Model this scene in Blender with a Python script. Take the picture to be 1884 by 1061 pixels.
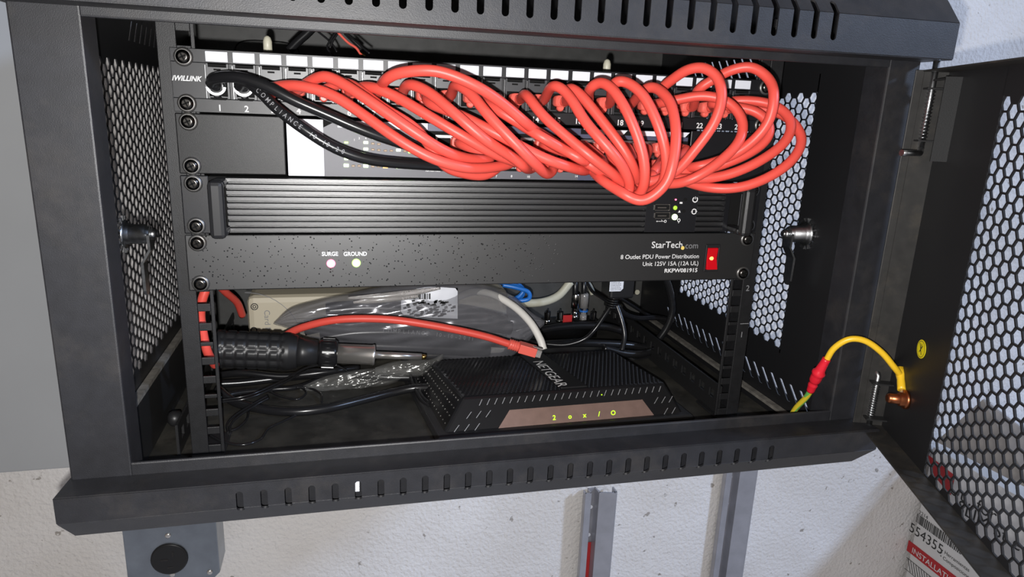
import bpy, math, random
from mathutils import Vector, Matrix
random.seed(7)
PI = math.pi
for o in list(bpy.data.objects): bpy.data.objects.remove(o)
scene = bpy.context.scene
COL = scene.collection
Z0 = 1500.0                      # rack origin height in mm (top edge of the patch panel)
def W(x, y, z): return Vector((x/1000, y/1000, (z+Z0)/1000))
# ------------------------------------------------------------------ camera
CP = (-125.517, -552.901, -31.885)
RC = ((0.97137723, -0.23424867, 0.03941886), (-0.02259091, -0.2562923, -0.9663353), (0.23646551, 0.93778559, -0.25424839))
F = 1264.42
cam = bpy.data.cameras.new('camera'); camo = bpy.data.objects.new('camera', cam); COL.objects.link(camo)
M = Matrix((( RC[0][0], -RC[1][0], -RC[2][0], 0), (RC[0][1], -RC[1][1], -RC[2][1], 0), (RC[0][2], -RC[1][2], -RC[2][2], 0), (0, 0, 0, 1)))
camo.matrix_world = Matrix.Translation(W(*CP)) @ M
cam.sensor_width = 36; cam.lens = 36*F/1884; cam.clip_start = 0.01
scene.camera = camo
# ------------------------------------------------------------------ light and exposure
scene.view_settings.view_transform = 'Standard'; scene.view_settings.look = 'None'
scene.view_settings.exposure = 0.0; scene.view_settings.gamma = 1.0
wd = bpy.data.worlds.new('world'); scene.world = wd; wd.use_nodes = True
bg = wd.node_tree.nodes['Background']; bg.inputs[0].default_value = (1.0, 0.89, 0.82, 1); bg.inputs[1].default_value = 0.20
def lamp(name, kind, loc, energy, color, size=0.01, target=None):
    l = bpy.data.lights.new(name, kind); l.energy = energy; l.color = color
    if kind == 'AREA': l.shape = 'DISK'; l.size = size
    else: l.shadow_soft_size = size
    o = bpy.data.objects.new(name, l); COL.objects.link(o); o.location = loc
    if target is not None: o.rotation_euler = (Vector(target)-Vector(loc)).to_track_quat('-Z', 'Y').to_euler()
    return o
lamp('phone_flash', 'POINT', W(-134, -552, -51), 19, (1.0, 0.985, 0.97), 0.0035)
lamp('daylight_opening', 'AREA', W(2350, -1680, 1230), 62, (0.52, 0.68, 1.0), 0.35, W(300, 0, 0))
# ------------------------------------------------------------------ unprojection used to read places off the photograph
def ray(u, v):
    a, b = (u-942)/F, (v-530.5)/F
    return tuple(RC[0][i]*a+RC[1][i]*b+RC[2][i] for i in range(3))
def onY(u, v, y):
    d = ray(u, v); t = (y-CP[1])/d[1]; return (CP[0]+d[0]*t, y, CP[2]+d[2]*t)
def onZ(u, v, z):
    d = ray(u, v); t = (z-CP[2])/d[2]; return (CP[0]+d[0]*t, CP[1]+d[1]*t, z)
def onX(u, v, x):
    d = ray(u, v); t = (x-CP[0])/d[0]; return (x, CP[1]+d[1]*t, CP[2]+d[2]*t)
# ------------------------------------------------------------------ materials
def mat(name, color, rough=0.5, metal=0.0, spec=0.5, noise=0.0, nscale=60, bump=0.0, bscale=400, bdist=0.0004, emis=None, estr=0.0,
        trans=0.0, alpha=1.0, dirt=None, dirt_amt=0.0, dscale=30, coat=0.0, ior=1.45):
    m = bpy.data.materials.new(name); m.use_nodes = True
    nt = m.node_tree; b = nt.nodes['Principled BSDF']
    b.inputs['Base Color'].default_value = (*color, 1); b.inputs['Roughness'].default_value = rough
    b.inputs['Metallic'].default_value = metal; b.inputs['Specular IOR Level'].default_value = spec
    b.inputs['IOR'].default_value = ior
    b.inputs['Transmission Weight'].default_value = trans; b.inputs['Alpha'].default_value = alpha; b.inputs['Coat Weight'].default_value = coat
    tc = nt.nodes.new('ShaderNodeTexCoord'); src = tc.outputs['Object']
    out = None
    if noise > 0:
        n = nt.nodes.new('ShaderNodeTexNoise'); n.inputs['Scale'].default_value = nscale; n.inputs['Detail'].default_value = 5
        nt.links.new(src, n.inputs['Vector'])
        r = nt.nodes.new('ShaderNodeMapRange'); r.inputs['From Min'].default_value = 0.3; r.inputs['From Max'].default_value = 0.7
        r.inputs['To Min'].default_value = 1-noise; r.inputs['To Max'].default_value = 1+noise
        nt.links.new(n.outputs['Fac'], r.inputs['Value'])
        x = nt.nodes.new('ShaderNodeMix'); x.data_type = 'RGBA'; x.blend_type = 'MULTIPLY'; x.inputs['Factor'].default_value = 1
        x.inputs['A'].default_value = (*color, 1); nt.links.new(r.outputs[0], x.inputs['B']); out = x.outputs['Result']
    if dirt:
        n = nt.nodes.new('ShaderNodeTexNoise'); n.inputs['Scale'].default_value = dscale; n.inputs['Detail'].default_value = 8; n.inputs['Roughness'].default_value = 0.7
        nt.links.new(src, n.inputs['Vector'])
        r = nt.nodes.new('ShaderNodeMapRange'); r.inputs['From Min'].default_value = 0.50; r.inputs['From Max'].default_value = 0.72
        r.inputs['To Max'].default_value = dirt_amt; nt.links.new(n.outputs['Fac'], r.inputs['Value'])
        x = nt.nodes.new('ShaderNodeMix'); x.data_type = 'RGBA'; nt.links.new(r.outputs[0], x.inputs['Factor'])
        if out: nt.links.new(out, x.inputs['A'])
        else: x.inputs['A'].default_value = (*color, 1)
        x.inputs['B'].default_value = (*dirt, 1); out = x.outputs['Result']
    if out: nt.links.new(out, b.inputs['Base Color'])
    if bump > 0:
        n = nt.nodes.new('ShaderNodeTexNoise'); n.inputs['Scale'].default_value = bscale; n.inputs['Detail'].default_value = 3
        nt.links.new(src, n.inputs['Vector'])
        bp = nt.nodes.new('ShaderNodeBump'); bp.inputs['Strength'].default_value = bump; bp.inputs['Distance'].default_value = bdist
        nt.links.new(n.outputs['Fac'], bp.inputs['Height']); nt.links.new(bp.outputs[0], b.inputs['Normal'])
    if emis:
        b.inputs['Emission Color'].default_value = (*emis, 1); b.inputs['Emission Strength'].default_value = estr
    return m
MT = {}
MT['frame'] = mat('powder_coated_steel', (0.0125, 0.0128, 0.0155), 0.50, spec=0.55, ior=1.5, noise=0.2, nscale=90, bump=0.25, bscale=1500, dirt=(0.07, 0.06, 0.05), dirt_amt=0.25, dscale=22)
MT['inner'] = mat('black_steel', (0.012, 0.012, 0.0125), 0.5, bump=0.2, bscale=1200)
MT['perf'] = mat('perforated_black_steel', (0.010, 0.010, 0.011), 0.45)
MT['floor'] = mat('dusty_black_steel', (0.022, 0.021, 0.018), 0.6, noise=0.5, nscale=40, bump=0.2, bscale=1200, dirt=(0.10, 0.09, 0.075), dirt_amt=0.5, dscale=14)
MT['dusty'] = mat('dusty_ledge', (0.13, 0.12, 0.105), 0.9, noise=0.4, nscale=120)
MT['rail'] = mat('rail_steel', (0.009, 0.009, 0.010), 0.50, spec=0.5, ior=1.5, noise=0.2, nscale=200, bump=0.3, bscale=1500)
MT['dustyrail'] = mat('dusty_door_edge', (0.018, 0.017, 0.016), 0.55, noise=0.3, nscale=90, dirt=(0.08, 0.065, 0.045), dirt_amt=0.35, dscale=30)
MT['backpanel'] = mat('back_steel', (0.055, 0.055, 0.053), 0.55, bump=0.2, bscale=1200, noise=0.2)
MT['panel'] = mat('panel_satin', (0.005, 0.0052, 0.007), 0.42, spec=0.5, ior=1.5, bump=0.12, bscale=2500, noise=0.1)
MT['blank'] = mat('panel_speckled', (0.006, 0.006, 0.0065), 0.42, spec=0.42, ior=1.45, bump=0.35, bscale=2600, bdist=0.0002)
MT['server'] = mat('anodised_fins', (0.008, 0.008, 0.009), 0.36, spec=0.7, ior=1.68, bump=0.15, bscale=2500)
MT['blackplastic'] = mat('black_plastic', (0.014, 0.014, 0.015), 0.4)
MT['glossblack'] = mat('glossy_black_plastic', (0.010, 0.010, 0.011), 0.18)
MT['matteblack'] = mat('matte_black', (0.006, 0.006, 0.006), 0.8, spec=0.2)
MT['switchface'] = mat('switch_grey_face', (0.10, 0.10, 0.115), 0.45, bump=0.15, bscale=2500)
MT['switchblue'] = mat('switch_blue_grey', (0.07, 0.075, 0.12), 0.4)
MT['white'] = mat('white_label', (0.72, 0.74, 0.80), 0.45)
MT['paint'] = mat('white_print', (0.70, 0.70, 0.70), 0.6)
MT['greyprint'] = mat('grey_print', (0.22, 0.22, 0.23), 0.6)
MT['yellowprint'] = mat('yellow_print', (0.8, 0.6, 0.15), 0.6)
MT['jack'] = mat('grey_keystone', (0.025, 0.026, 0.03), 0.42, spec=0.6, ior=1.55)
MT['cup'] = mat('screw_cup', (0.16, 0.155, 0.15), 0.38, metal=0.8)
MT['chrome'] = mat('chrome', (0.72, 0.69, 0.65), 0.30, metal=0.9)
MT['zinc'] = mat('zinc_plated', (0.45, 0.46, 0.47), 0.3, metal=1.0, noise=0.2, nscale=300)
MT['darkmetal'] = mat('dark_screw_steel', (0.08, 0.075, 0.07), 0.25, metal=1.0)
MT['red'] = mat('red_cable_jacket', (0.66, 0.075, 0.055), 0.42, spec=0.45, bump=0.05, bscale=300)
MT['redboot'] = mat('red_boot', (0.74, 0.12, 0.09), 0.4)
MT['clear'] = mat('clear_plug', (0.85, 0.82, 0.8), 0.12, trans=0.75, ior=1.5)
MT['cable'] = mat('black_cable_jacket', (0.010, 0.010, 0.011), 0.26)
MT['gold'] = mat('brass', (0.75, 0.5, 0.15), 0.25, metal=1.0)
MT['copper'] = mat('copper_stud', (0.42, 0.14, 0.06), 0.35, metal=1.0)
MT['yellow'] = mat('yellow_wire', (0.75, 0.46, 0.02), 0.35)
MT['yellowlabel'] = mat('yellow_sticker', (0.72, 0.60, 0.01), 0.5)
MT['green'] = mat('green_wire_stripe', (0.12, 0.45, 0.08), 0.4)
MT['crimp'] = mat('red_crimp', (0.62, 0.015, 0.03), 0.3)
MT['beige'] = mat('beige_plastic', (0.52, 0.47, 0.36), 0.45)
MT['ivory'] = mat('ivory_cable', (0.55, 0.53, 0.42), 0.4)
MT['whitecable'] = mat('white_cable', (0.68, 0.66, 0.62), 0.4)
MT['blue'] = mat('blue_cable', (0.02, 0.16, 0.55), 0.35)
MT['redmark'] = mat('red_sticker', (0.45, 0.02, 0.02), 0.5)
MT['coax'] = mat('nickel_coax', (0.5, 0.48, 0.45), 0.2, metal=1.0)
MT['galv'] = mat('galvanised_plate', (0.30, 0.33, 0.37), 0.32, metal=0.85, noise=0.18, nscale=25)
MT['alu'] = mat('aluminium_strut', (0.40, 0.40, 0.43), 0.38, metal=0.55, noise=0.1, nscale=40)
MT['greypanel'] = mat('grey_painted_metal', (0.34, 0.35, 0.36), 0.5, noise=0.05, nscale=6)
MT['copperpanel'] = mat('rose_mirror_panel', (0.30, 0.20, 0.17), 0.25, metal=0.5, noise=0.08, nscale=120)
MT['carton'] = mat('white_carton', (0.62, 0.61, 0.60), 0.7, noise=0.05, nscale=10)
MT['board'] = mat('brown_carton', (0.36, 0.33, 0.30), 0.8, noise=0.1, nscale=40)
MT['cartonred'] = mat('carton_red_ink', (0.42, 0.02, 0.025), 0.6)
MT['ink'] = mat('black_ink', (0.02, 0.02, 0.02), 0.6)
MT['silverbag'] = mat('antistatic_bag', (0.30, 0.30, 0.33), 0.22, spec=1.0, metal=0.3, alpha=0.42, bump=0.8, bscale=11, bdist=0.02)
MT['clearbag'] = mat('clear_film', (0.5, 0.5, 0.48), 0.2, spec=1.0, metal=0.5, alpha=0.16, bump=0.9, bscale=22, bdist=0.015)
def led(name, c, s): return mat(name, c, 0.3, emis=c, estr=s)
MT['ledgreen'] = led('green_led', (0.35, 1.0, 0.12), 3.0); MT['ledred'] = led('red_led', (1.0, 0.12, 0.22), 4.0)
MT['ledamber'] = led('amber_led', (1.0, 0.42, 0.10), 3.5); MT['leddim'] = led('dim_green_led', (0.35, 0.6, 0.05), 0.6)
MT['ledwhite'] = led('bright_green_led', (0.7, 1.0, 0.45), 4.0); MT['leddark'] = mat('unlit_led', (0.25, 0.17, 0.10), 0.4)
MT['ledredcore'] = led('red_led_core', (1.0, 0.75, 0.8), 4.0)
MT['rocker'] = mat('red_rocker', (0.40, 0.003, 0.008), 0.12, emis=(1.0, 0.01, 0.02), estr=0.16)
MT['rockerglow'] = led('rocker_neon', (1.0, 0.25, 0.08), 3.0)
MT['routerled'] = led('router_icons', (0.45, 0.85, 0.02), 1.0)
# wall plaster: orange-peel bump, warm noise patches that paint the soft tan shade into the colour
def wallmat():
    m = bpy.data.materials.new('painted_plaster'); m.use_nodes = True; nt = m.node_tree; b = nt.nodes['Principled BSDF']
    b.inputs['Roughness'].default_value = 0.75; b.inputs['Specular IOR Level'].default_value = 0.3
    tc = nt.nodes.new('ShaderNodeTexCoord')
    n = nt.nodes.new('ShaderNodeTexNoise'); n.inputs['Scale'].default_value = 5; n.inputs['Detail'].default_value = 4; nt.links.new(tc.outputs['Object'], n.inputs['Vector'])
    r = nt.nodes.new('ShaderNodeValToRGB'); e = r.color_ramp.elements
    e[0].position = 0.40; e[0].color = (0.70, 0.67, 0.64, 1); e[1].position = 0.62; e[1].color = (0.80, 0.78, 0.765, 1)
    nt.links.new(n.outputs['Fac'], r.inputs[0])
    s = nt.nodes.new('ShaderNodeTexNoise'); s.inputs['Scale'].default_value = 75; s.inputs['Detail'].default_value = 3; nt.links.new(tc.outputs['Object'], s.inputs['Vector'])
    sr = nt.nodes.new('ShaderNodeMapRange'); sr.inputs['From Min'].default_value = 0.27; sr.inputs['From Max'].default_value = 0.31; nt.links.new(s.outputs['Fac'], sr.inputs['Value'])
    x = nt.nodes.new('ShaderNodeMix'); x.data_type = 'RGBA'; x.inputs['A'].default_value = (0.36, 0.33, 0.30, 1)
    nt.links.new(sr.outputs[0], x.inputs['Factor']); nt.links.new(r.outputs[0], x.inputs['B']); nt.links.new(x.outputs['Result'], b.inputs['Base Color'])
    v = nt.nodes.new('ShaderNodeTexNoise'); v.inputs['Scale'].default_value = 190; v.inputs['Detail'].default_value = 2.5; nt.links.new(tc.outputs['Object'], v.inputs['Vector'])
    bp = nt.nodes.new('ShaderNodeBump'); bp.inputs['Strength'].default_value = 0.7; bp.inputs['Distance'].default_value = 0.0035
    nt.links.new(v.outputs['Fac'], bp.inputs['Height']); nt.links.new(bp.outputs[0], b.inputs['Normal'])
    return m
MT['wall'] = wallmat()
# server speckles: droplets on the power strip
def pdumat():
    m = mat('panel_with_droplets', (0.006, 0.006, 0.0065), 0.43, spec=0.65, ior=1.68); nt = m.node_tree; b = nt.nodes['Principled BSDF']
    tc = nt.nodes.new('ShaderNodeTexCoord'); v = nt.nodes.new('ShaderNodeTexVoronoi'); v.inputs['Scale'].default_value = 340; nt.links.new(tc.outputs['Object'], v.inputs['Vector'])
    n = nt.nodes.new('ShaderNodeTexNoise'); n.inputs['Scale'].default_value = 300; nt.links.new(tc.outputs['Object'], n.inputs['Vector'])
    a = nt.nodes.new('ShaderNodeMath'); a.operation = 'MULTIPLY_ADD'; a.inputs[1].default_value = 0.35; nt.links.new(n.outputs['Fac'], a.inputs[0]); nt.links.new(v.outputs['Distance'], a.inputs[2])
    r = nt.nodes.new('ShaderNodeMapRange'); r.inputs['From Min'].default_value = 0.20; r.inputs['From Max'].default_value = 0.34; r.inputs['To Min'].default_value = 1; r.inputs['To Max'].default_value = 0; nt.links.new(a.outputs[0], r.inputs['Value'])
    sx = nt.nodes.new('ShaderNodeSeparateXYZ'); nt.links.new(tc.outputs['Object'], sx.inputs[0])
    fr = nt.nodes.new('ShaderNodeMapRange'); fr.inputs['From Min'].default_value = 0.06; fr.inputs['From Max'].default_value = -0.02; nt.links.new(sx.outputs[0], fr.inputs['Value'])
    mm = nt.nodes.new('ShaderNodeMath'); mm.operation = 'MULTIPLY'; nt.links.new(r.outputs[0], mm.inputs[0]); nt.links.new(fr.outputs[0], mm.inputs[1])
    bp = nt.nodes.new('ShaderNodeBump'); bp.inputs['Strength'].default_value = 1.0; bp.inputs['Distance'].default_value = 0.0012; nt.links.new(mm.outputs[0], bp.inputs['Height']); nt.links.new(bp.outputs[0], b.inputs['Normal'])
    return m
MT['pdu'] = pdumat()
def earthwire():
    m = mat('yellow_green_wire', (0.6, 0.45, 0.05), 0.4); nt = m.node_tree; b = nt.nodes['Principled BSDF']
    tc = nt.nodes.new('ShaderNodeTexCoord'); w = nt.nodes.new('ShaderNodeTexWave'); w.bands_direction = 'X'; w.inputs['Scale'].default_value = 85; w.inputs['Distortion'].default_value = 0
    nt.links.new(tc.outputs['Object'], w.inputs['Vector'])
    r = nt.nodes.new('ShaderNodeValToRGB'); r.color_ramp.interpolation = 'CONSTANT'; e = r.color_ramp.elements; e[0].color = (0.62, 0.47, 0.03, 1); e[1].position = 0.6; e[1].color = (0.13, 0.42, 0.09, 1)
    nt.links.new(w.outputs['Fac'], r.inputs[0]); nt.links.new(r.outputs[0], b.inputs['Base Color']); return m
MT['earth'] = earthwire()
# ------------------------------------------------------------------ mesh builder (all coordinates in mm, rack frame)
class MB:
    def __init__(s): s.v = []; s.f = []; s.mi = []; s.sm = []; s.cur = 0; s.smooth = False
    def add(s, vs, fs):
        b = len(s.v); s.v += [tuple(p) for p in vs]
        for f in fs: s.f.append([b+i for i in f]); s.mi.append(s.cur); s.sm.append(s.smooth)
    def box(s, x0, x1, y0, y1, z0, z1):
        s.add([(x, y, z) for x in (x0, x1) for y in (y0, y1) for z in (z0, z1)], [(0, 1, 3, 2), (4, 6, 7, 5), (0, 4, 5, 1), (2, 3, 7, 6), (0, 2, 6, 4), (1, 5, 7, 3)])
    def obox(s, c, ax, ay, az):   # oriented box: centre and three half-axis vectors
        c, ax, ay, az = map(Vector, (c, ax, ay, az))
        s.add([c+ax*i+ay*j+az*k for i in (-1, 1) for j in (-1, 1) for k in (-1, 1)], [(0, 1, 3, 2), (4, 6, 7, 5), (0, 4, 5, 1), (2, 3, 7, 6), (0, 2, 6, 4), (1, 5, 7, 3)])
    def prism(s, pts, d):         # planar polygon pts pushed along vector d
        n = len(pts); d = Vector(d); a = [Vector(p) for p in pts]
        s.add(a+[p+d for p in a], [tuple(range(n))[::-1], tuple(range(n, 2*n))]+[(i, (i+1) % n, n+(i+1) % n, n+i) for i in range(n)])
    def lathe(s, c, axis, prof, n=20, caps=True):  # prof: (distance along axis, radius)
        c = Vector(c); a = Vector(axis).normalized(); u = a.orthogonal().normalized(); w = a.cross(u)
        vs = []; sm = s.smooth; s.smooth = True
        for t, r in prof:
            for k in range(n): vs.append(c+a*t+(u*math.cos(2*PI*k/n)+w*math.sin(2*PI*k/n))*r)
        fs = [(i*n+k, i*n+(k+1) % n, (i+1)*n+(k+1) % n, (i+1)*n+k) for i in range(len(prof)-1) for k in range(n)]
        s.add(vs, fs); b = len(s.v)-len(vs)
        s.smooth = False
        if caps:
            s.f.append([b+k for k in range(n)][::-1]); s.mi.append(s.cur); s.sm.append(False)
            s.f.append([b+(len(prof)-1)*n+k for k in range(n)]); s.mi.append(s.cur); s.sm.append(False)
        s.smooth = sm
    def tube(s, pts, r, n=12, caps=True):
        pts = [Vector(p) for p in pts]; vs = []; u = None; rr = r if callable(r) else (lambda t: r)
        for i, p in enumerate(pts):
            t = (pts[min(i+1, len(pts)-1)]-pts[max(i-1, 0)]).normalized()
            if u is None: u = t.orthogonal().normalized()
            u = (u-t*u.dot(t)); u = u.normalized() if u.length > 1e-6 else t.orthogonal().normalized()
            w = t.cross(u); q = rr(i/(len(pts)-1))
            for k in range(n): vs.append(p+(u*math.cos(2*PI*k/n)+w*math.sin(2*PI*k/n))*q)
        sm = s.smooth; s.smooth = True
        s.add(vs, [(i*n+k, i*n+(k+1) % n, (i+1)*n+(k+1) % n, (i+1)*n+k) for i in range(len(pts)-1) for k in range(n)])
        s.smooth = sm; b = len(s.v)-len(vs)
        if caps:
            for f in ([b+k for k in range(n)][::-1], [b+(len(pts)-1)*n+k for k in range(n)]): s.f.append(f); s.mi.append(s.cur); s.sm.append(False)
    def text(s, body, size, x, y, z, align='LEFT', bold=0.0, shear=0.0, frame=None, sx=1.0, depth=0.12):
        # text facing -Y with baseline at (x, z) on plane y; frame: (origin, right, up) places it elsewhere
        c = bpy.data.curves.new('t', 'FONT'); c.body = body; c.size = size; c.align_x = align; c.offset = bold; c.shear = shear; c.resolution_u = 3; c.extrude = 0
        o = bpy.data.objects.new('t', c); me = bpy.data.meshes.new_from_object(o)
        org, R_, U_ = frame if frame else ((x, y, z), (1, 0, 0), (0, 0, 1)); org, R_, U_ = Vector(org), Vector(R_), Vector(U_); Nn = R_.cross(U_).normalized()*depth
        vs = [org+R_*(v.co.x*sx)+U_*v.co.y+Nn for v in me.vertices]; s.add(vs, [tuple(p.vertices) for p in me.polygons])
        bpy.data.meshes.remove(me); bpy.data.objects.remove(o); bpy.data.curves.remove(c)
    def build(s, name, mats, parent=None, origin=None, bevel=0, solid=0):
        if not isinstance(mats, (list, tuple)): mats = [mats]
        me = bpy.data.meshes.new(name)
        if parent is not None:
            r = parent
            while r.parent: r = r.parent
            oo = r['_o'] if '_o' in r else (0, 0, 0)
        else:
            if origin is None:
                xs, ys, zs = zip(*s.v); origin = ((min(xs)+max(xs))/2, (min(ys)+max(ys))/2, min(zs))
            oo = origin
        oo = tuple(oo)
        me.from_pydata([((x-oo[0])/1000, (y-oo[1])/1000, (z-oo[2])/1000) for x, y, z in s.v], [], s.f)
        for m in mats: me.materials.append(MT[m])
        me.polygons.foreach_set('material_index', s.mi); me.polygons.foreach_set('use_smooth', s.sm)
        me.update()
        o = bpy.data.objects.new(name, me); COL.objects.link(o)
        if parent is not None: o.parent = parent
        else: o.location = W(*oo); o['_o'] = oo
        if solid:
            md = o.modifiers.new('thickness', 'SOLIDIFY'); md.thickness = solid/1000; md.offset = 0
        if bevel:
            md = o.modifiers.new('bevel', 'BEVEL'); md.width = bevel/1000; md.segments = 2; md.limit_method = 'ANGLE'; md.angle_limit = 0.6
        return o
def thing(name, label, cat, org, group=None):
    o = bpy.data.objects.new(name, None); COL.objects.link(o); o.location = W(*org); o['_o'] = tuple(org); o.empty_display_size = 0.02
    return tag(o, label, cat, group)
def tag(o, label, cat, group=None):
    o['label'] = label; o['category'] = cat
    if group: o['group'] = group
    return o
def struct(o): o['kind'] = 'structure'; return o
def dup(o, dx, dy, dz, parent, name=None):   # copy of a part moved by millimetres
    c = o.copy(); COL.objects.link(c); c.parent = parent; c.location = (o.location.x+dx/1000, o.location.y+dy/1000, o.location.z+dz/1000)
    if name: c.name = name
    return c
def spline(pts, n=10):     # Catmull-Rom through the points
    P = [Vector(p) for p in pts]; P = [P[0]*2-P[1]]+P+[P[-1]*2-P[-2]]; out = []
    for i in range(1, len(P)-2):
        for k in range(n):
            t = k/n; a, b, c, d = P[i-1], P[i], P[i+1], P[i+2]
            out.append(0.5*((2*b)+(c-a)*t+(2*a-5*b+4*c-d)*t*t+(3*b-a-3*c+d)*t**3))
    out.append(P[-2]); return out
def slotted(mb, prof, x0, x1, slots, vr, w):
    """sheet following prof (y,z points) from x0 to x1 with rounded slots between arc lengths vr, half width w"""
    L = [0]
    for a, b in zip(prof, prof[1:]): L.append(L[-1]+math.dist(a, b))
    def at(v):
        for i in range(len(prof)-1):
            if v <= L[i+1]+1e-6:
                t = (v-L[i])/(L[i+1]-L[i]); return (prof[i][0]+(prof[i+1][0]-prof[i][0])*t, prof[i][1]+(prof[i+1][1]-prof[i][1])*t)
        return prof[-1]
    v0, v1 = vr; lv = set(L)
    for k in range(6):
        t = w*math.sin(PI/2*k/5); lv |= {round(v0+w-t, 4), round(v1-w+t, 4)}
    lv = sorted(lv)
    def hw(v):
        if v <= v0 or v >= v1: return 0
        if v < v0+w: return math.sqrt(max(0, w*w-(v0+w-v)**2))
        if v > v1-w: return math.sqrt(max(0, w*w-(v-v1+w)**2))
        return w
    for a, b in zip(lv, lv[1:]):
        pa, pb = at(a), at(b); xs = x0
        if b <= v0+1e-6 or a >= v1-1e-6 or not slots:
            mb.add([(x0, *pa), (x1, *pa), (x1, *pb), (x0, *pb)], [(0, 1, 2, 3)]); continue
        pwa = pwb = 0; px = x0; first = True
        for sx in list(slots)+[None]:
            if sx is None: la = lb = x1
            else: la, lb = sx-hw(a), sx-hw(b)
            ra = px if first else px+hw(a); rb = px if first else px+hw(b)
            mb.add([(ra, *pa), (la, *pa), (lb, *pb), (rb, *pb)], [(0, 1, 2, 3)])
            px = sx; first = False
def hexplate(mb, f, u0, v0, nu, nv, du, dv, hole):
    """flat-top hexagon lattice in (u,v), mapped by f(u,v)->xyz; odd columns sit half a pitch lower"""
    cell = [(math.cos(k*PI/3), math.sin(k*PI/3)) for k in range(6)]
    R_u, R_v = du/1.5, dv/2/math.sin(PI/3)
    for i in range(nu):
        off = dv/2 if i % 2 else 0
        for j in range(nv if i % 2 == 0 else nv-1):
            cu, cv = u0+i*du, v0-j*dv-off
            vs = [f(cu+R_u*c, cv+R_v*s_) for c, s_ in cell]+[f(cu+R_u*c*hole, cv+R_v*s_*hole) for c, s_ in cell]
            mb.add(vs, [(k, (k+1) % 6, 6+(k+1) % 6, 6+k) for k in range(6)])
        if i % 2:
            for cv in (v0+dv/2, v0-(nv-1)*dv-off+dv*0):
                mb.add([f(u0+i*du+R_u*c, cv+R_v*s_) for c, s_ in cell], [tuple(range(6))])
# ================================================================== the room
WY = 338.0
b = MB(); b.box(-2600, 2600, WY, WY+60, -Z0, 1300); struct(b.build('wall_back', 'wall'))
b = MB(); b.box(-2600, 2600, -2600, WY+60, -Z0-40, -Z0); struct(b.build('floor', 'carton'))
# ================================================================== the cabinet
CAB = thing('rack_cabinet', 'black wall-mounted steel network cabinet with its perforated door open to the right', 'cabinet', (0, 120, -322))
XL, XR, YF = -267.0, 276.0, -92.0
b = MB()
for x0, x1 in ((-304, XL), (XR, 304)): b.box(x0, x1, YF, -66, -300, 30)
b.box(XL-1, XR+1, YF, YF+2.5, 8.2, 22); b.box(XL-1, XR+1, YF, YF+2.5, -316, -271.5)
b.build('front_frame', 'frame', CAB, bevel=1.6)
SL = [-196.6+15.42*k for k in range(27)]
top = [(-60, 14.5), (-117, 14.5), (-117, 39), (-102.5, 56), (338, 56)]
b = MB(); slotted(b, top, -307, 307, SL, (57+7, 57+24.5+10.5), 2.3)
for x in (-307, 307): b.add([(x, *p) for p in top]+[(x, 338, 30), (x, -60, 30)], [tuple(range(7))])
b.build('top_hood', 'frame', CAB, solid=1.4)
bot = [(-88, -281.5), (-117, -279.5), (-117, -297), (-93.5, -320.6), (338, -322)]
b = MB(); slotted(b, bot, -305, 305, SL, (29.1+5.5, 29.1+17.5+6.0), 2.3)
for x in (-305, 305): b.add([(x, *p) for p in bot]+[(x, 338, -300), (x, -88, -300)], [tuple(range(7))])
b.build('bottom_hood', 'frame', CAB, solid=1.4)
b = MB(); b.box(-290, 290, -72, 332, -321, -319.5); b.build('floor_panel', 'floor', CAB)
b = MB(); b.box(-300, 300, 331, 335, -321, 55); b.build('back_panel', 'backpanel', CAB)
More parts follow.
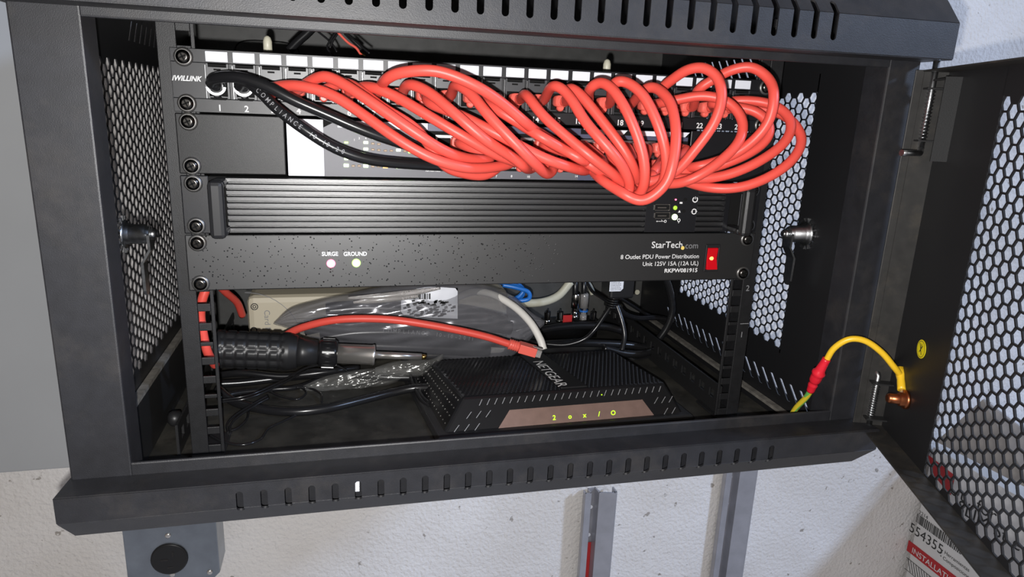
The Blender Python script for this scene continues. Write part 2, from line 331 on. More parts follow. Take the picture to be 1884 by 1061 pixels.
# side panels: hexagon holes, slanted slots below and above
def side(sg):
    X = 290*sg; f = lambda u, v: (X, u, v); b = MB()
    nu, nv, du, dv = 23, 25, 9.3, 9.75; u0, v0 = 10.0, -12.5; hexplate(b, f, u0, v0, nu, nv, du, dv, 0.86)
    ua, ub = u0-du*0.66, u0+(nu-1)*du+du*0.66; va, vb = v0+dv/2, v0-(nv-1)*dv-dv/2
    X2 = X+0.02*sg
    def q(y0, y1, z0, z1): b.add([(X2, y0, z0), (X2, y1, z0), (X2, y1, z1), (X2, y0, z1)], [(0, 1, 2, 3)])
    q(-66, ua+1.5, -255, 8); q(ub-1.5, 332, -255, 8)
    q(ua, ub, va-0.05, 8); q(ua, ub, -255, vb+0.05)
    for (z0, z1, top) in ((-320, -296, 0), (-279, -255, 0), (28, 55, 0)): q(-66, 332, z0, z1)
    for zt, zb in ((-279, -296), (28, 8)):
        ys = [-36+15.6*k for k in range(19)][(9 if zt > 0 else 0):]; s = 17; prev = None
        for y in ys:
            if prev is None: b.add([(X2, -66, zt), (X2, y, zt), (X2, y-s, zb), (X2, -66, zb)], [(0, 1, 2, 3)])
            else: b.add([(X2, prev+4.4, zt), (X2, y, zt), (X2, y-s, zb), (X2, prev+4.4-s, zb)], [(0, 1, 2, 3)])
            prev = y
        b.add([(X2, prev+4.4, zt), (X2, 332, zt), (X2, 332, zb), (X2, prev+4.4-s, zb)], [(0, 1, 2, 3)])
    p = b.build('side_panel', 'perf', CAB, solid=1.0)
    # cam lock on the inside of the side panel
    y, z = (-9, -133.5) if sg > 0 else (20, -137); k = MB(); k.smooth = False
    c = (X-1*sg, y, z); ax = (-sg, 0, 0)
    k.lathe(c, ax, [(0, 11), (2, 11), (2, 8.5), (5, 8.5), (5, 7.6), (16, 7.6), (16, 6.3), (19, 6.3)], 18)
    k.lathe((X-19*sg, y, z), ax, [(0, 4.6), (5, 4.6), (5, 3), (7, 3)], 6)
    a = X-18.5*sg; t = 1.3*sg
    for pts in ([(0, 7), (7, 0), (6, -12), (-6, -12), (-7, 0)],): k.prism([(a, y+u, z+v) for u, v in pts], (-2*sg, 0, 0))
    k.prism([(a, y-6, z-12), (a, y+6, z-12), (a+6*sg, y+5.6, z-22), (a+6*sg, y-5.6, z-22)], (-2*sg, 0, 0))
    k.prism([(a+6*sg, y-5.6, z-22), (a+6*sg, y+5.6, z-22), (a+6*sg, y+5, z-44), (a+6*sg, y+2, z-48), (a+6*sg, y-2, z-48), (a+6*sg, y-5, z-44)], (-2*sg, 0, 0))
    for j in range(16):
        an = 2*PI*j/16; k.obox((X-1.5*sg, y+12.5*math.cos(an), z+12.5*math.sin(an)), (0.8, 0, 0), (0, 1.8*math.cos(an), 1.8*math.sin(an)), (0, -0.7*math.sin(an), 0.7*math.cos(an)))
    k.build('cam_lock', 'zinc', p)
    return p
side(1); side(-1)
b = MB(); b.box(282, 289, -64, 300, -309, -306); b.build('side_ledge', 'dusty', CAB)
b = MB(); b.box(-289, -283, -40, 300, -266, -262.5); b.build('side_ledge', 'dusty', CAB)
b = MB(); b.box(-287, -284, -40, 300, -319, -266.2); b.build('side_skirt', 'inner', CAB)
# squared mounting rails
HZ = sorted([44.45*k+d for k in range(1, -7, -1) for d in (-6.35, -22.225, -38.1)], reverse=True)
for sg in (-1, 1):
    b = MB(); xi, xo = 225*sg, 250*sg; cx = 232.5*sg; h = 4.8
    x = sorted((xi, xo)); b.box(x[0], cx-h, 2, 4, -317, 50); b.box(cx+h, x[1], 2, 4, -317, 50)
    zz = 50
    for z in HZ: b.box(cx-h, cx+h, 2, 4, z+h, zz); zz = z-h
    b.box(cx-h, cx+h, 2, 4, -317, zz)
    e = sorted((xo, xo-2*sg)); b.box(e[0], e[1], 4, 40, -317, 50)
    fl = sorted((xo, xi)); b.box(fl[0], fl[1], -6, 40, -319, -317)
    r = b.build('mounting_rail', 'rail', CAB, bevel=0.5)
    if sg > 0:
        for q_, z_ in (('2', -190), ('1', -236)): b = MB(); b.text(q_, 8, 243, 1.9, z_, 'CENTER'); b.build('unit_number', 'greyprint', r)
        b = MB(); b.box(240, 249, 1.7, 1.95, -222.7, -222.1); b.build('unit_mark', 'greyprint', r)
for sg in (-1, 1):       # depth struts low on each side with square holes
    b = MB(); X = 230*sg if sg > 0 else -262; b.box(X, X+2, 6, 322, -296, -288) if sg > 0 else b.box(X, X+2, 6, 322, -300, -292)
    zt = -296 if sg > 0 else -300
    b.box(X, X+2, 6, 322, -319, zt-9)
    for k in range(16): b.box(X, X+2, 6+20*k, 6+20*k+10, zt-9, zt)
    b.build('depth_strut', 'inner', CAB)
# round bracket bolt beside the left rail
b = MB(); c = onZ(322, 769, -306); b.lathe((c[0]+18, c[1]+6, c[2]), (-1, -.35, 0), [(0, 3), (14, 3), (14, 6), (20, 7), (23, 6), (25, 3)], 16); b.box(c[0]+12, c[0]+16, c[1]+2, c[1]+10, -319, -298)
b.build('bracket_bolt', 'blackplastic', CAB)
b = MB(); random.seed(3)
for px in ((600, 85), (930, 98)): pass
for u, v in ((1141, 563), (1172, 537)):
    b = MB(); c = onY(u, v, 330); b.lathe(c, (0, -1, 0), [(0, 4), (1.5, 3.5)], 12); b.build('screw_cover', 'ivory', CAB)
# knock-out outline on the back panel
b = MB(); c0 = onY(492, 92, 330.5); pts = []
for k in range(25):
    a = PI*k/24; pts.append((c0[0]+36*math.copysign(abs(math.cos(a))**0.5, math.cos(a)), 330.4, c0[2]-14+24*abs(math.sin(a))**0.5))
b.tube(pts, 0.7, 6); b.build('knockout_seam', 'matteblack', CAB)
# ------------------------------------------------------------------ the door
AN = math.radians(21.5); DX, DY = -math.sin(AN), -math.cos(AN); NX, NY = -math.cos(AN), math.sin(AN); TH = 19.0
def DP(s, n, z): return (299+DX*s+NX*(n-TH), -100+DY*s+NY*(n-TH), z)     # s along the door, n from the sheet towards the inside
DT, DB, DL = 7.5, -282.0, 575.0
def dbox(b, s0, s1, n0, n1, z0, z1):
    v = [DP(s, n, z) for s in (s0, s1) for n in (n0, n1) for z in (z0, z1)]
    b.add(v, [(0, 1, 3, 2), (4, 6, 7, 5), (0, 4, 5, 1), (2, 3, 7, 6), (0, 2, 6, 4), (1, 5, 7, 3)])
b = MB()
nu, nv, du, dv, u0, v0 = 41, 27, 9.35, 9.95, 87.0, -17.0
hexplate(b, lambda u, v: DP(u, 0, v), u0, v0, nu, nv, du, dv, 0.86)
ua, ub = u0-du*0.66, u0+(nu-1)*du+du*0.66
def dq(s0, s1, z0, z1): b.add([DP(s0, 0.02, z0), DP(s1, 0.02, z0), DP(s1, 0.02, z1), DP(s0, 0.02, z1)], [(0, 1, 2, 3)])
dq(0, ua+1.5, DB, DT); dq(ub-1.5, DL, DB, DT); dq(ua, ub, v0+dv/2-0.05, DT); dq(ua, ub, DB, v0-(nv-1)*dv-dv/2+0.05)
DOOR = b.build('door', 'perf', CAB, solid=1.2)
b = MB()
dbox(b, 0, DL, 0, TH, DT-1.3, DT); dbox(b, 0, DL, 0, TH, DB, DB+1.3); dbox(b, DL-1.3, DL, 0, TH, DB, DT)
dbox(b, 0, 1.3, 0, TH, DB, DT); dbox(b, 0, 1.5, TH-1.3, TH+5, DB, DT)
b.build('door_flange', 'dustyrail', DOOR, bevel=0.5)
b = MB(); dbox(b, 23, 24.2, 0, 12, -58, 2); dbox(b, 2, 24, 11, 12, -0.5, 1); b.build('pin_bracket', 'inner', DOOR)
def pin(s, z0, z1, zb, bend):     # spring-loaded hinge pin, z0 = outer end
    b = MB(); n = 11
    pts = [DP(s, n, z0), DP(s, n, (z0+z1)/2), DP(s, n, z1)]
    for a in (20, 45, 70, 90):
        a = math.radians(a); sgn = 1 if z1 > z0 else -1
        pts.append(DP(s+bend*(1-math.cos(a))*4*0.3, n+(1-math.cos(a))*4, z1+sgn*math.sin(a)*4))
    e = Vector(pts[-1]); d = (Vector(DP(bend, 16, 0))-Vector(DP(0, 0, 0))); pts += [tuple(e+d*0.4), tuple(e+d)]
    b.tube(pts, 2.4, 12); p = b.build('hinge_pin', 'zinc', DOOR)
    b = MB(); c = []; N_ = 15
    for k in range(N_*12+1):
        a = 2*PI*k/12; z = z0*0.25+z1*0.75 if 0 else None
        z = zb[0]+(zb[1]-zb[0])*k/(N_*12); q = DP(s+2.9*math.cos(a), n+2.9*math.sin(a), z); c.append(q)
    b.tube(c, 0.5, 5); b.build('spring', 'zinc', DOOR)
    
    for zg in zb: b = MB(); dbox(b, s-6, s+8, 0, 17, zg-0.6, zg+0.6); b.build('pin_guide', 'inner', DOOR)
pin(2, 20, -49, (-6, -44), 8); pin(2, -284, -236, (-273, -241), -14)
b = MB(); b.lathe(DP(44, 1, -197), (NX, NY, 0), [(0, 7.2), (0.3, 7.2)], 28); b.cur = 1
for k in range(28):
    a0, a1 = 2*PI*k/28, 2*PI*(k+1)/28; b.add([DP(44+r*math.cos(a), 1.5, -197+r*math.sin(a)) for r, a in ((5.9, a0), (6.3, a0), (6.3, a1), (5.9, a1))], [(0, 1, 2, 3)])
for s0, z0, s1, z1 in ((41, -193, 46, -201), (42, -200, 46, -194), (44, -193, 44, -199)):
    d = Vector((s1-s0, z1-z0)).normalized()*0.4; b.add([DP(s0-d.y, 1.55, z0+d.x), DP(s0+d.y, 1.55, z0-d.x), DP(s1+d.y, 1.55, z1-d.x), DP(s1-d.y, 1.55, z1+d.x)], [(0, 1, 2, 3)])
b.build('warning_sticker', ['yellowlabel', 'ink'], DOOR)
b = MB(); b.lathe(DP(36, 0.5, -242), (NX, NY, 0), [(0, 7.5), (2.5, 7.5), (2.5, 5.5), (6, 5.5), (6, 4), (13, 4), (15, 3)], 16); b.build('ground_stud', 'copper', DOOR)
# ground wire
G = thing('ground_wire', 'yellow-green earthing wire with red crimp joint arching from cabinet floor to door', 'wire', onY(1465, 755, -55))
P = [onY(1440, 800, -50), onY(1452, 772, -60), onY(1465, 750, -70), onY(1484, 730, -82), onY(1494, 712, -90)]
b = MB(); b.tube(spline(P), 2.5, 12); b.build('striped_wire', 'earth', G)
P2 = [onY(1520, 663, -100), onY(1535, 640, -104), onY(1562, 624, -110), onY(1592, 627, -116), onY(1622, 648, -122), onY(1645, 675, -126), onY(1657, 690, -126)]
b = MB(); b.tube(spline(P2), 2.5, 12); b.build('yellow_lead', 'yellow', G)
C_ = [Vector(onY(1491, 719, -88)), Vector(onY(1498, 702, -92)), Vector(onY(1507, 684, -97)), Vector(onY(1521, 660, -101))]
b = MB(); b.tube(spline(C_, 8), lambda t: 3.3+1.4*(math.sin(t*PI)**2)+(1.0 if 0.62 < t < 0.68 else 0)-(0.9 if 0.26 < t < 0.36 else 0), 14); b.build('crimp_joint', 'crimp', G)
st = Vector(DP(36, 4, -242)); e = Vector(P2[-1])
b = MB(); b.tube([e+(st-e)*t for t in (-0.3, 0, .2, .35, .5, .62)], lambda t: 3.6 if t < 0.3 else (2.9 if t < 0.6 else 3.1), 12); b.build('ring_terminal_sleeve', 'yellow', G)
b = MB(); b.tube([e+(st-e)*t for t in (.6, .9)], 1.5, 8); b.build('terminal_tongue', 'chrome', G)
# ================================================================== rack gear
def screw_proto(parent, x, y, z, name='screw'):
    b = MB(); b.cur = 1; b.lathe((x, y, z), (0, -1, 0), [(0, 6.6), (1.0, 6.4), (1.6, 5.2)], 22)
    b.cur = 0; b.lathe((x, y-1.2, z), (0, -1, 0), [(0, 4.9), (1.3, 4.8), (2.4, 4.0), (2.9, 2.6)], 22)
    b.cur = 2; a = math.radians(25)
    for t in (a, a+PI/2): b.obox((x, y-4.0, z), (2.6*math.cos(t), 0, 2.6*math.sin(t)), (0, 0.25, 0), (-0.55*math.sin(t), 0, 0.55*math.cos(t)))
    return b.build(name, ['darkmetal', 'cup', 'matteblack'], parent)
def ear_screws(root, ztop, y=-1.6, right=True):
    p = screw_proto(root, -232.5, y, ztop-6.35); dup(p, 0, 0, -31.75, root)
    if right: dup(p, 465, 0, 0, root); dup(p, 465, 0, -31.75, root)
# ---- patch panel
PP = thing('patch_bay', 'black 24-port patch panel at the top of the rack with white label windows', 'patch panel', (0, 20, -44))
PX = [-210.6+18.29*k for k in range(24)]
b = MB(); zs = (-0.4, -9.6, -34.4, -44.0)
b.box(-241.3, 241.3, -1.6, 0, zs[1], zs[0]); b.box(-241.3, 241.3, -1.6, 0, zs[3], zs[2])
px = -241.3
for x in PX: b.box(px, x-7.6, -1.6, 0, zs[2], zs[1]); px = x+7.6
b.box(px, 241.3, -1.6, 0, zs[2], zs[1]); b.box(-222, 222, 0, 12, -44, -43)
b.build('faceplate', 'panel', PP, bevel=0.3)
b = MB(); b.box(-222, 222, 40, 70, -13, -3); b.box(-222, 222, 1, 40, -3, -1.5); b.build('rear_support_bar', 'matteblack', PP)
p = None
for k, x in enumerate(PX):
    if k == 0:
        b = MB(); b.box(x-7.4, x+7.4, -2.3, -1.7, -8.7, -1.7); lab = b.build('port_label', 'white', PP, bevel=0.5)
        b = MB(); b.cur = 0                                # keystone: frame, clip block, opening
        b.box(x-7.5, x-6.2, -2.2, 8, -34, -10); b.box(x+6.2, x+7.5, -2.2, 8, -34, -10); b.box(x-6.2, x+6.2, -2.6, 8, -19.5, -12.4); b.box(x-6.2, x+6.2, -1.4, 8, -34, -32.5)
        b.cur = 1; b.box(x-7.0, x+7.0, -1.9, 0, -11.9, -10.2); b.box(x-2.4, x+2.4, -2.8, -2.5, -14.6, -13.4); b.box(x-6.2, x+6.2, 6, 8, -32.5, -19.5)
        b.prism([(x-6.2, -1.8, -33.2), (x+6.2, -1.8, -33.2), (x+4.6, -1.8, -35), (x-4.6, -1.8, -35)], (0, 1, 0))
        b.cur = 2; b.box(x-8.3, x-7.9, -2.0, -1.5, -34, -11)
        jk = b.build('keystone_jack', ['jack', 'matteblack', 'zinc'], PP)
    else: dup(lab, x-PX[0], 0, 0, PP); dup(jk, x-PX[0], 0, 0, PP)
for k, x in enumerate(PX):
    b = MB(); b.text(str(k+1), 6.2, x, -1.7, -42.6, 'CENTER', bold=0.12); b.build('port_number', 'paint', PP)
b = MB(); b.text('iWiLLINK', 5.0, -241.2, -1.8, -22.6, shear=0.35, bold=0.12, sx=0.92); b.build('maker_name', 'paint', PP)
ear_screws(PP, 0)
# ---- network switch with its rack ears
SW = thing('network_switch', 'grey network switch with blank rack ears and rows of lit green port lights', 'network switch', (0, 20, -88.5))
b = MB(); b.box(-164.5, 164.5, -2, 190, -88.2, -46); b.build('chassis', 'matteblack', SW, bevel=0.6)
b = MB(); b.box(-241.3, -166.5, -1.6, 0, -88.3, -45.0); b.build('rack_ear', 'blank', SW, bevel=1.5)
b = MB(); b.box(166.5, 241.3, -1.6, 0, -88.3, -45.0); b.build('rack_ear', 'panel', SW, bevel=0.8)
b = MB(); b.box(-165.0, -138.5, -3.4, -2, -88.4, -46.2); b.build('white_end_panel', 'white', SW, bevel=0.4)
b = MB(); b.box(-138.5, -65, -3.2, -2, -88.4, -52); b.add([(-138.5, -3.2, -52), (-60, -3.2, -52), (-60, -3.2, -47), (-129, -3.2, -47)], [(0, 1, 2, 3)]); b.box(-65, 66, -3.2, -2, -88.4, -82)
b.build('front_face', 'switchface', SW)
b = MB(); b.box(-128, -60, -3.5, -3.1, -51.5, -46.4); b.build('name_strip', 'white', SW)
b = MB(); b.box(-65, 66, -3.3, -2, -52, -46.4); b.box(66, 163, -3.3, -2, -54, -50.8); b.box(66, 163, -3.2, -2, -88.4, -82); b.build('blue_trim', 'switchblue', SW)
for x0, x1 in ((68, 103), (108, 133), (137, 160)):
    b = MB(); b.prism([(x0, -3.2, -46.6), (x1+4, -3.2, -46.6), (x1, -3.2, -50.6), (x0+7, -3.2, -50.6)][::-1], (0, -0.5, 0)); b.build('name_strip', 'white', SW)
b = MB(); b.text('ProSAFE', 4.0, 139.5, -3.8, -50.0, shear=0.25); b.build('series_name', 'greyprint', SW)
for i in range(12):
    x = -46+i*17.2
    if i == 0:
        b = MB(); b.box(x-7.5, x+7.5, -2.6, -2, -80, -55); b.cur = 1
        for z in (-79, -67): b.box(x-6, x+6, -2.8, -2.5, z, z+10)
        b.cur = 2
        for z in (-79, -67): b.box(x-6.8, x-6.2, -2.9, -2.5, z, z+10)
        pt = b.build('port_pair', ['zinc', 'matteblack', 'chrome'], SW)
    else: dup(pt, 17.2*i, 0, 0, SW)
def leds(y, rows):
    for m, pts, r in rows:
        for u, v in pts:
            c = onY(u, v, y); b = MB(); b.box(c[0]-r[0], c[0]+r[0], y-0.7, y, c[2]-r[1], c[2]+r[1]); b.build('port_light', m, SW, bevel=0.5)
leds(-3.2, [('ledgreen', [(637, 262)], (1.5, 0.7)), ('ledwhite', [(673, 262), (673, 274), (733, 276)], (1.7, 1.0)), ('ledwhite', [(637, 292), (673, 293)], (1.5, .8)),
            ('ledwhite', [(637, 304), (673, 305), (733, 307)], (1.9, 1.2)), ('ledgreen', [(755, 309), (754, 280)], (1.3, .7)), ('ledamber', [(709, 306)], (1.9, 1.3)),
            ('leddark', [(686, 264), (697, 265), (686, 275), (697, 276), (709, 277), (720, 277), (745, 278), (650, 292), (661, 293), (650, 305), (661, 305), (686, 306), (697, 306), (720, 307), (744, 308)], (1.3, .8))])
for s, u, v, h in (('1', 652, 259, 2.2), ('2', 661, 256, 2.2), ('4', 673, 256, 2.2), ('6', 686, 257, 2.2), ('5', 851, 325, 2.6), ('7', 913, 326, 2.6), ('8', 941, 326, 2.6), ('10', 972, 327, 2.6), ('14', 1060, 326, 2.6), ('15', 1090, 327, 2.6)):
    c = onY(u, v, -3.2); b = MB(); b.text(s, h, c[0], -3.3, c[2], 'CENTER', bold=0.04); b.build('printed_number', 'paint', SW)
c = onY(782, 315, -3.2); b = MB(); b.text('10/100/1000', 2.4, c[0], -3.3, c[2]-0.2, shear=0.2, bold=0.03); b.build('speed_print', 'paint', SW)
ear_screws(SW, -44.45, right=False)
# ---- finned appliance
SV = thing('rack_appliance', 'black rack appliance with horizontal cooling fins, two handles and USB ports', 'server', (0, 20, -133))
b = MB(); b.box(-222, 222, -1, 240, -132.6, -90); b.build('chassis', 'matteblack', SV)
for e0, e1 in ((-241.3, -222), (222, 241.3)): b = MB(); b.box(e0, e1, -1.6, 0, -133, -89.4); b.build('rack_ear', 'panel', SV, bevel=1.0)
def fins(x0, x1, n=9):
    b = MB(); zt, zb = -89.8, -131.8; h = (zt-zb)/n; pr = []
    pr.append((-1, zt))
    for i in range(n):
        a = zt-h*i; pr += [(-7.4, a-0.15), (-8.2, a-0.6), (-8.2, a-h+1.5), (-7.4, a-h+1.1), (-4.0, a-h+1.0), (-4.0, a-h+0.1)]
    pr.append((-1, zb)); b.prism([(x0, *q) for q in pr], (x1-x0, 0, 0)); return b.build('cooling_fins', 'server', SV)
fins(-209, 128); fins(176.5, 203)
b = MB(); b.box(203, 208, -7, -1, -131.8, -89.8); b.build('end_cap', 'panel', SV)
b = MB(); b.box(128, 176.5, -7.6, -1, -131.8, -89.8); IOP = b.build('port_plate', 'panel', SV)
for sx in (-213, 213):
    b = MB(); pts = [(sx, -1, -93), (sx, -22, -93), (sx, -30, -95), (sx, -32, -99), (sx, -32, -124), (sx, -30, -128), (sx, -22, -130), (sx, -1, -130)]
    for a, w in (((-131.8, -90.4), 5.2),):
        b.box(sx-5.4, sx+5.4, -32, -24, a[0], a[1]); b.box(sx-5.4, sx+5.4, -24, 0, a[0], a[0]+6); b.box(sx-5.4, sx+5.4, -24, 0, a[1]-6, a[1])
    b.build('handle', 'blackplastic' if sx < 0 else 'server', SV, bevel=3.0)
for i in range(2):
    c0 = onY(1204, 376+15*i, -7.6); c1 = onY(1231, 386+15*i, -7.6); b = MB()
    x0, x1, z1, z0 = c0[0], c1[0], c0[2]+0.4, c1[2]-0.4
    b.box(x0, x1, -8.6, -7.6, z1-0.5, z1); b.box(x0, x1, -8.6, -7.6, z0, z0+0.5); b.box(x0, x0+0.5, -8.6, -7.6, z0, z1); b.box(x1-0.7, x1, -9.0, -7.6, z0, z1)
    b.cur = 1; b.box(x0+0.5, x1-0.5, -7.9, -7.6, z0+.5, z1-.5); b.cur = 0; b.box(x0+3, x1-3, -8.2, -7.6, z0+1.9, z0+2.9); b.build('usb_port', ['coax', 'matteblack'], IOP)
for u, v, m, r in ((1243, 367, 'ledred', 0.7), (1242, 382, 'leddim', 1.9), (1241, 399, 'ledwhite', 2.6)):
    c = onY(u, v, -7.6); b = MB(); b.lathe(c, (0, -1, 0), [(0, r), (0.8, r), (1.2, r*0.6)], 16); b.build('status_light', m, IOP)
for u, v in ((1261, 367), (1258, 388)):
    c = onY(u, v, -7.6); b = MB(); b.lathe(c, (0, -1, 0), [(0, 1.6), (0.3, 1.6)], 14); b.build('push_button', 'matteblack', IOP)
def ring(b, x, y, z, r, w, a0=0, a1=360, n=20):
    for k in range(n):
        p0, p1 = math.radians(a0+(a1-a0)*k/n), math.radians(a0+(a1-a0)*(k+1)/n)
        b.add([(x+q*math.cos(a), y, z+q*math.sin(a)) for q, a in ((r-w, p0), (r+w, p0), (r+w, p1), (r-w, p1))], [(0, 1, 2, 3)])
b = MB(); c = onY(1279, 367, -7.8); ring(b, *c, 2.2, 0.5, 125, 415); b.box(c[0]-.3, c[0]+.3, -7.9, -7.7, c[2]+.4, c[2]+2.6)
c = onY(1277, 389, -7.8); ring(b, *c, 2.1, 0.45, 20, 160); ring(b, *c, 2.1, 0.45, 200, 340)
for s in (1, -1): b.prism([(c[0]+2*s-1.1, -7.8, c[2]+.5*s), (c[0]+2*s+1.1, -7.8, c[2]+.5*s), (c[0]+2*s, -7.8, c[2]-1*s)], (0, -0.1, 0))
c = onY(1217, 407, -7.8); b.box(c[0]-4, c[0]+3, -7.9, -7.7, c[2]-.15, c[2]+.2); ring(b, c[0]+3.6, c[1], c[2], 1.0, 0.25); b.prism([(c[0]-4, -7.8, c[2]-.7), (c[0]-4, -7.8, c[2]+.7), (c[0]-5, -7.8, c[2])], (0, -.1, 0)); b.prism([(c[0]-.5, -7.8, c[2]+1.3), (c[0]+.1, -7.8, c[2]+1.3), (c[0]+1.2, -7.8, c[2]), (c[0]+.6, -7.8, c[2])], (0, -.1, 0))
c = onY(1253, 373, -7.8); b.box(c[0]-1.3, c[0]+1.3, -7.9, -7.7, c[2]-.8, c[2]+.8); c = onY(1250, 389, -7.8); b.prism([(c[0]-1.3, -7.8, c[2]-.9), (c[0]+1.3, -7.8, c[2]-.9), (c[0], -7.8, c[2]+1.3)], (0, -.1, 0))
c = onY(1249, 405, -7.8); ring(b, *c, 1.2, .35); b.box(c[0]-.3, c[0]+.3, -7.9, -7.7, c[2]-2.6, c[2]-1.4)
b.build('printed_icons', 'paint', IOP)
ear_screws(SV, -88.9)
# ---- power distribution unit
PD = thing('power_strip', 'black rack power distribution strip speckled with droplets, red rocker switch at its right end', 'power strip', (0, 20, -177.5))
b = MB(); b.box(-241.3, 241.3, -2.4, -0.6, -177.3, -133.9); b.build('faceplate', 'pdu', PD, bevel=1.2)
b = MB(); b.box(-215, 215, -0.6, 48, -176.8, -134.4); b.build('housing', 'panel', PD)
yp = -2.5
for s, u, v, h, al, bo, m, sx in (('SURGE', 592, 470.5, 3.9, 'LEFT', .12, 'paint', 1.06), ('GROUND', 632, 470.5, 3.9, 'LEFT', .12, 'paint', 1.05), ('StarTech', 1198, 456, 7.0, 'LEFT', .06, 'paint', 1.18), ('com', 1260, 457, 6.8, 'LEFT', -.02, 'greyprint', 1.08),
                            ('8 Outlet PDU Power Distribution', 1286, 474.5, 4.6, 'RIGHT', .04, 'paint', 1.18), ('Unit 125V 15A (12A UL)', 1285, 487.5, 4.6, 'RIGHT', .04, 'paint', 1.16), ('RKPW081915', 1283, 500, 4.3, 'RIGHT', .11, 'paint', 1.3)):
    c = onY(u, v, yp); b = MB(); b.text(s, h*1.18, c[0], yp, c[2], al, bold=bo, sx=sx*0.86); b.build('printed_text', m, PD)
c = onY(1256, 456, yp-.15); b = MB(); b.lathe(c, (0, -1, 0), [(0, 1.7), (.1, 1.7)], 18); b.build('logo_dot', 'yellowprint', PD)
for u, v, m, m2 in ((609, 484.5, 'ledredcore', 'ledred'), (655.5, 483.5, 'ledwhite', 'ledgreen')):
    c = onY(u, v, yp); b = MB(); b.lathe(c, (0, -1, 0), [(0, 2.6), (1.2, 2.6), (2.3, 1.6)], 20); l = b.build('indicator_light', m, PD)
    b = MB(); b.lathe(c, (0, -1, 0), [(0, 3.4), (.5, 3.3)], 20); b.build('light_collar', m2, l)
c = onY(1309, 475, yp); x, z = c[0], c[2]; b = MB()
for q in ((x-7.6, x-5.8, z-12, z+13), (x+5.0, x+6.6, z-12, z+13), (x-7, x+6, z-12, z-10), (x-7, x+6, z+10, z+13)): b.box(q[0], q[1], -4.6, -2.4, q[2], q[3])
b.build('switch_bezel', 'blackplastic', PD, bevel=.5)
b = MB(); b.prism([(x-5.6, -2.4, z-10), (x-5.6, -7.0, z-9.6), (x-5.6, -3.6, z), (x-5.6, -4.6, z+9.6), (x-5.6, -2.4, z+10)], (10.4, 0, 0)); rk = b.build('rocker', 'rocker', PD, bevel=.5)
b = MB(); b.lathe((x-.6, -3.3, z), (0, -1, 0), [(0, 2.6), (.8, 1.6)], 14); b.build('neon_glow', 'rockerglow', rk)
ear_screws(PD, -133.35, y=-2.4)
# ================================================================== patch leads
def fit(pts): return [onY(*p) for p in pts]
STR = []
GR = 'red patch leads looping from the patch panel to the switch'
RW = 3.85
def boot(cx, cy, cz, parent, d=(0, -1, 0), roll=(1, 0, 0), m='redboot', L=15):
    """moulded boot leaving a port: square foot, hooded latch, round neck with strain ribs"""
    d = Vector(d).normalized(); r = Vector(roll); r = (r-d*r.dot(d)).normalized(); u = r.cross(d); c = Vector((cx, cy, cz)); b = MB()
    pr = [(0, 5.6, 4.2), (5, 5.6, 4.4), (8, 5.0, 4.6), (10, 4.7, 4.6), (L, 4.2, 4.2), (L+3, 3.9, 3.9)]; n = 16; vs = []
    for t, a, e in pr:
        for k in range(n):
            w = 2*PI*(k+.5)/n; p = 0.45 if t < 9 else 1.0
            co, si = math.cos(w), math.sin(w); vs.append(c+d*t+r*(a*math.copysign(abs(co)**p, co))+u*(e*math.copysign(abs(si)**p, si)))
    b.smooth = True; b.add(vs, [(i*n+k, i*n+(k+1) % n, (i+1)*n+(k+1) % n, (i+1)*n+k) for i in range(len(pr)-1) for k in range(n)]); b.smooth = False
    b.f.append(list(range(n))[::-1]); b.mi.append(0); b.sm.append(False); b.f.append(list(range((len(pr)-1)*n, len(pr)*n))); b.mi.append(0); b.sm.append(False)
    b.lathe(c+d*2-Vector((0, 0, 1))*5.0+Vector((0, 0, 0)), d, [(0, 3.0), (5, 3.0), (6.5, 2.0)], 12)
    return b.build('boot', m, parent)
def lead(name, label, pts, mater='red', r=RW, port=None, end=None, group=GR, cat='cable', bootmat='redboot', nub=True):
    P = fit(pts); t = thing(name, label, cat, P[0], group)
    if port is not None:
        x = PX[port-1]; boot(x, -2.6, -25.5, t, m=bootmat, L=10)
        P = [(x, -14.5, -25.5), (x+1.5, -20, -25)]+P
    if end is not None: P = P+[(end[0]+2, -22, end[1]-1), (end[0], -14, end[1])]; boot(end[0], -3.4, end[1], t, m=bootmat, L=8)
    STR.append([[Vector(q) for q in spline(P, 9)], r, t, mater]); return t
L_ = 'patch lead'
lead('patch_cable', 'lowest red strand of the left bundle, from port 3, above the green lights', [(545, 157, -34), (610, 174, -42), (670, 212, -50), (729, 254, -58), (790, 289, -62), (851, 308, -60), (905, 308, -50), (945, 296, -34)], port=3, end=(-20, -60))
lead('patch_cable', 'red cable humped beside port 4, running just above the lowest left strand', [(588, 141, -38), (618, 147, -44), (660, 172, -52), (720, 214, -60), (770, 248, -64), (815, 276, -62), (860, 292, -52), (905, 292, -36)], port=4, end=(-37, -60))
lead('patch_cable', 'red cable under the left bundle, curling round its lowest point', [(640, 152, -32), (700, 196, -44), (770, 240, -54), (812, 300, -52), (850, 318, -46), (895, 322, -38), (925, 300, -30)], port=5, end=(-3, -74))
lead('patch_cable', 'red cable from port 6 sweeping diagonally across the left half of the bundle', [(678, 159, -36), (729, 178, -46), (790, 214, -56), (851, 250, -62), (920, 288, -60), (985, 306, -46), (1010, 300, -34)], port=6, end=(-3, -60))
lead('patch_cable', 'red cable with the broad high arch over the white label windows, left half', [(717, 140, -58), (766, 130, -70), (815, 133, -74), (876, 158, -76), (925, 190, -72), (974, 232, -64), (1020, 268, -54), (1060, 285, -40)], port=7, end=(31, -60))
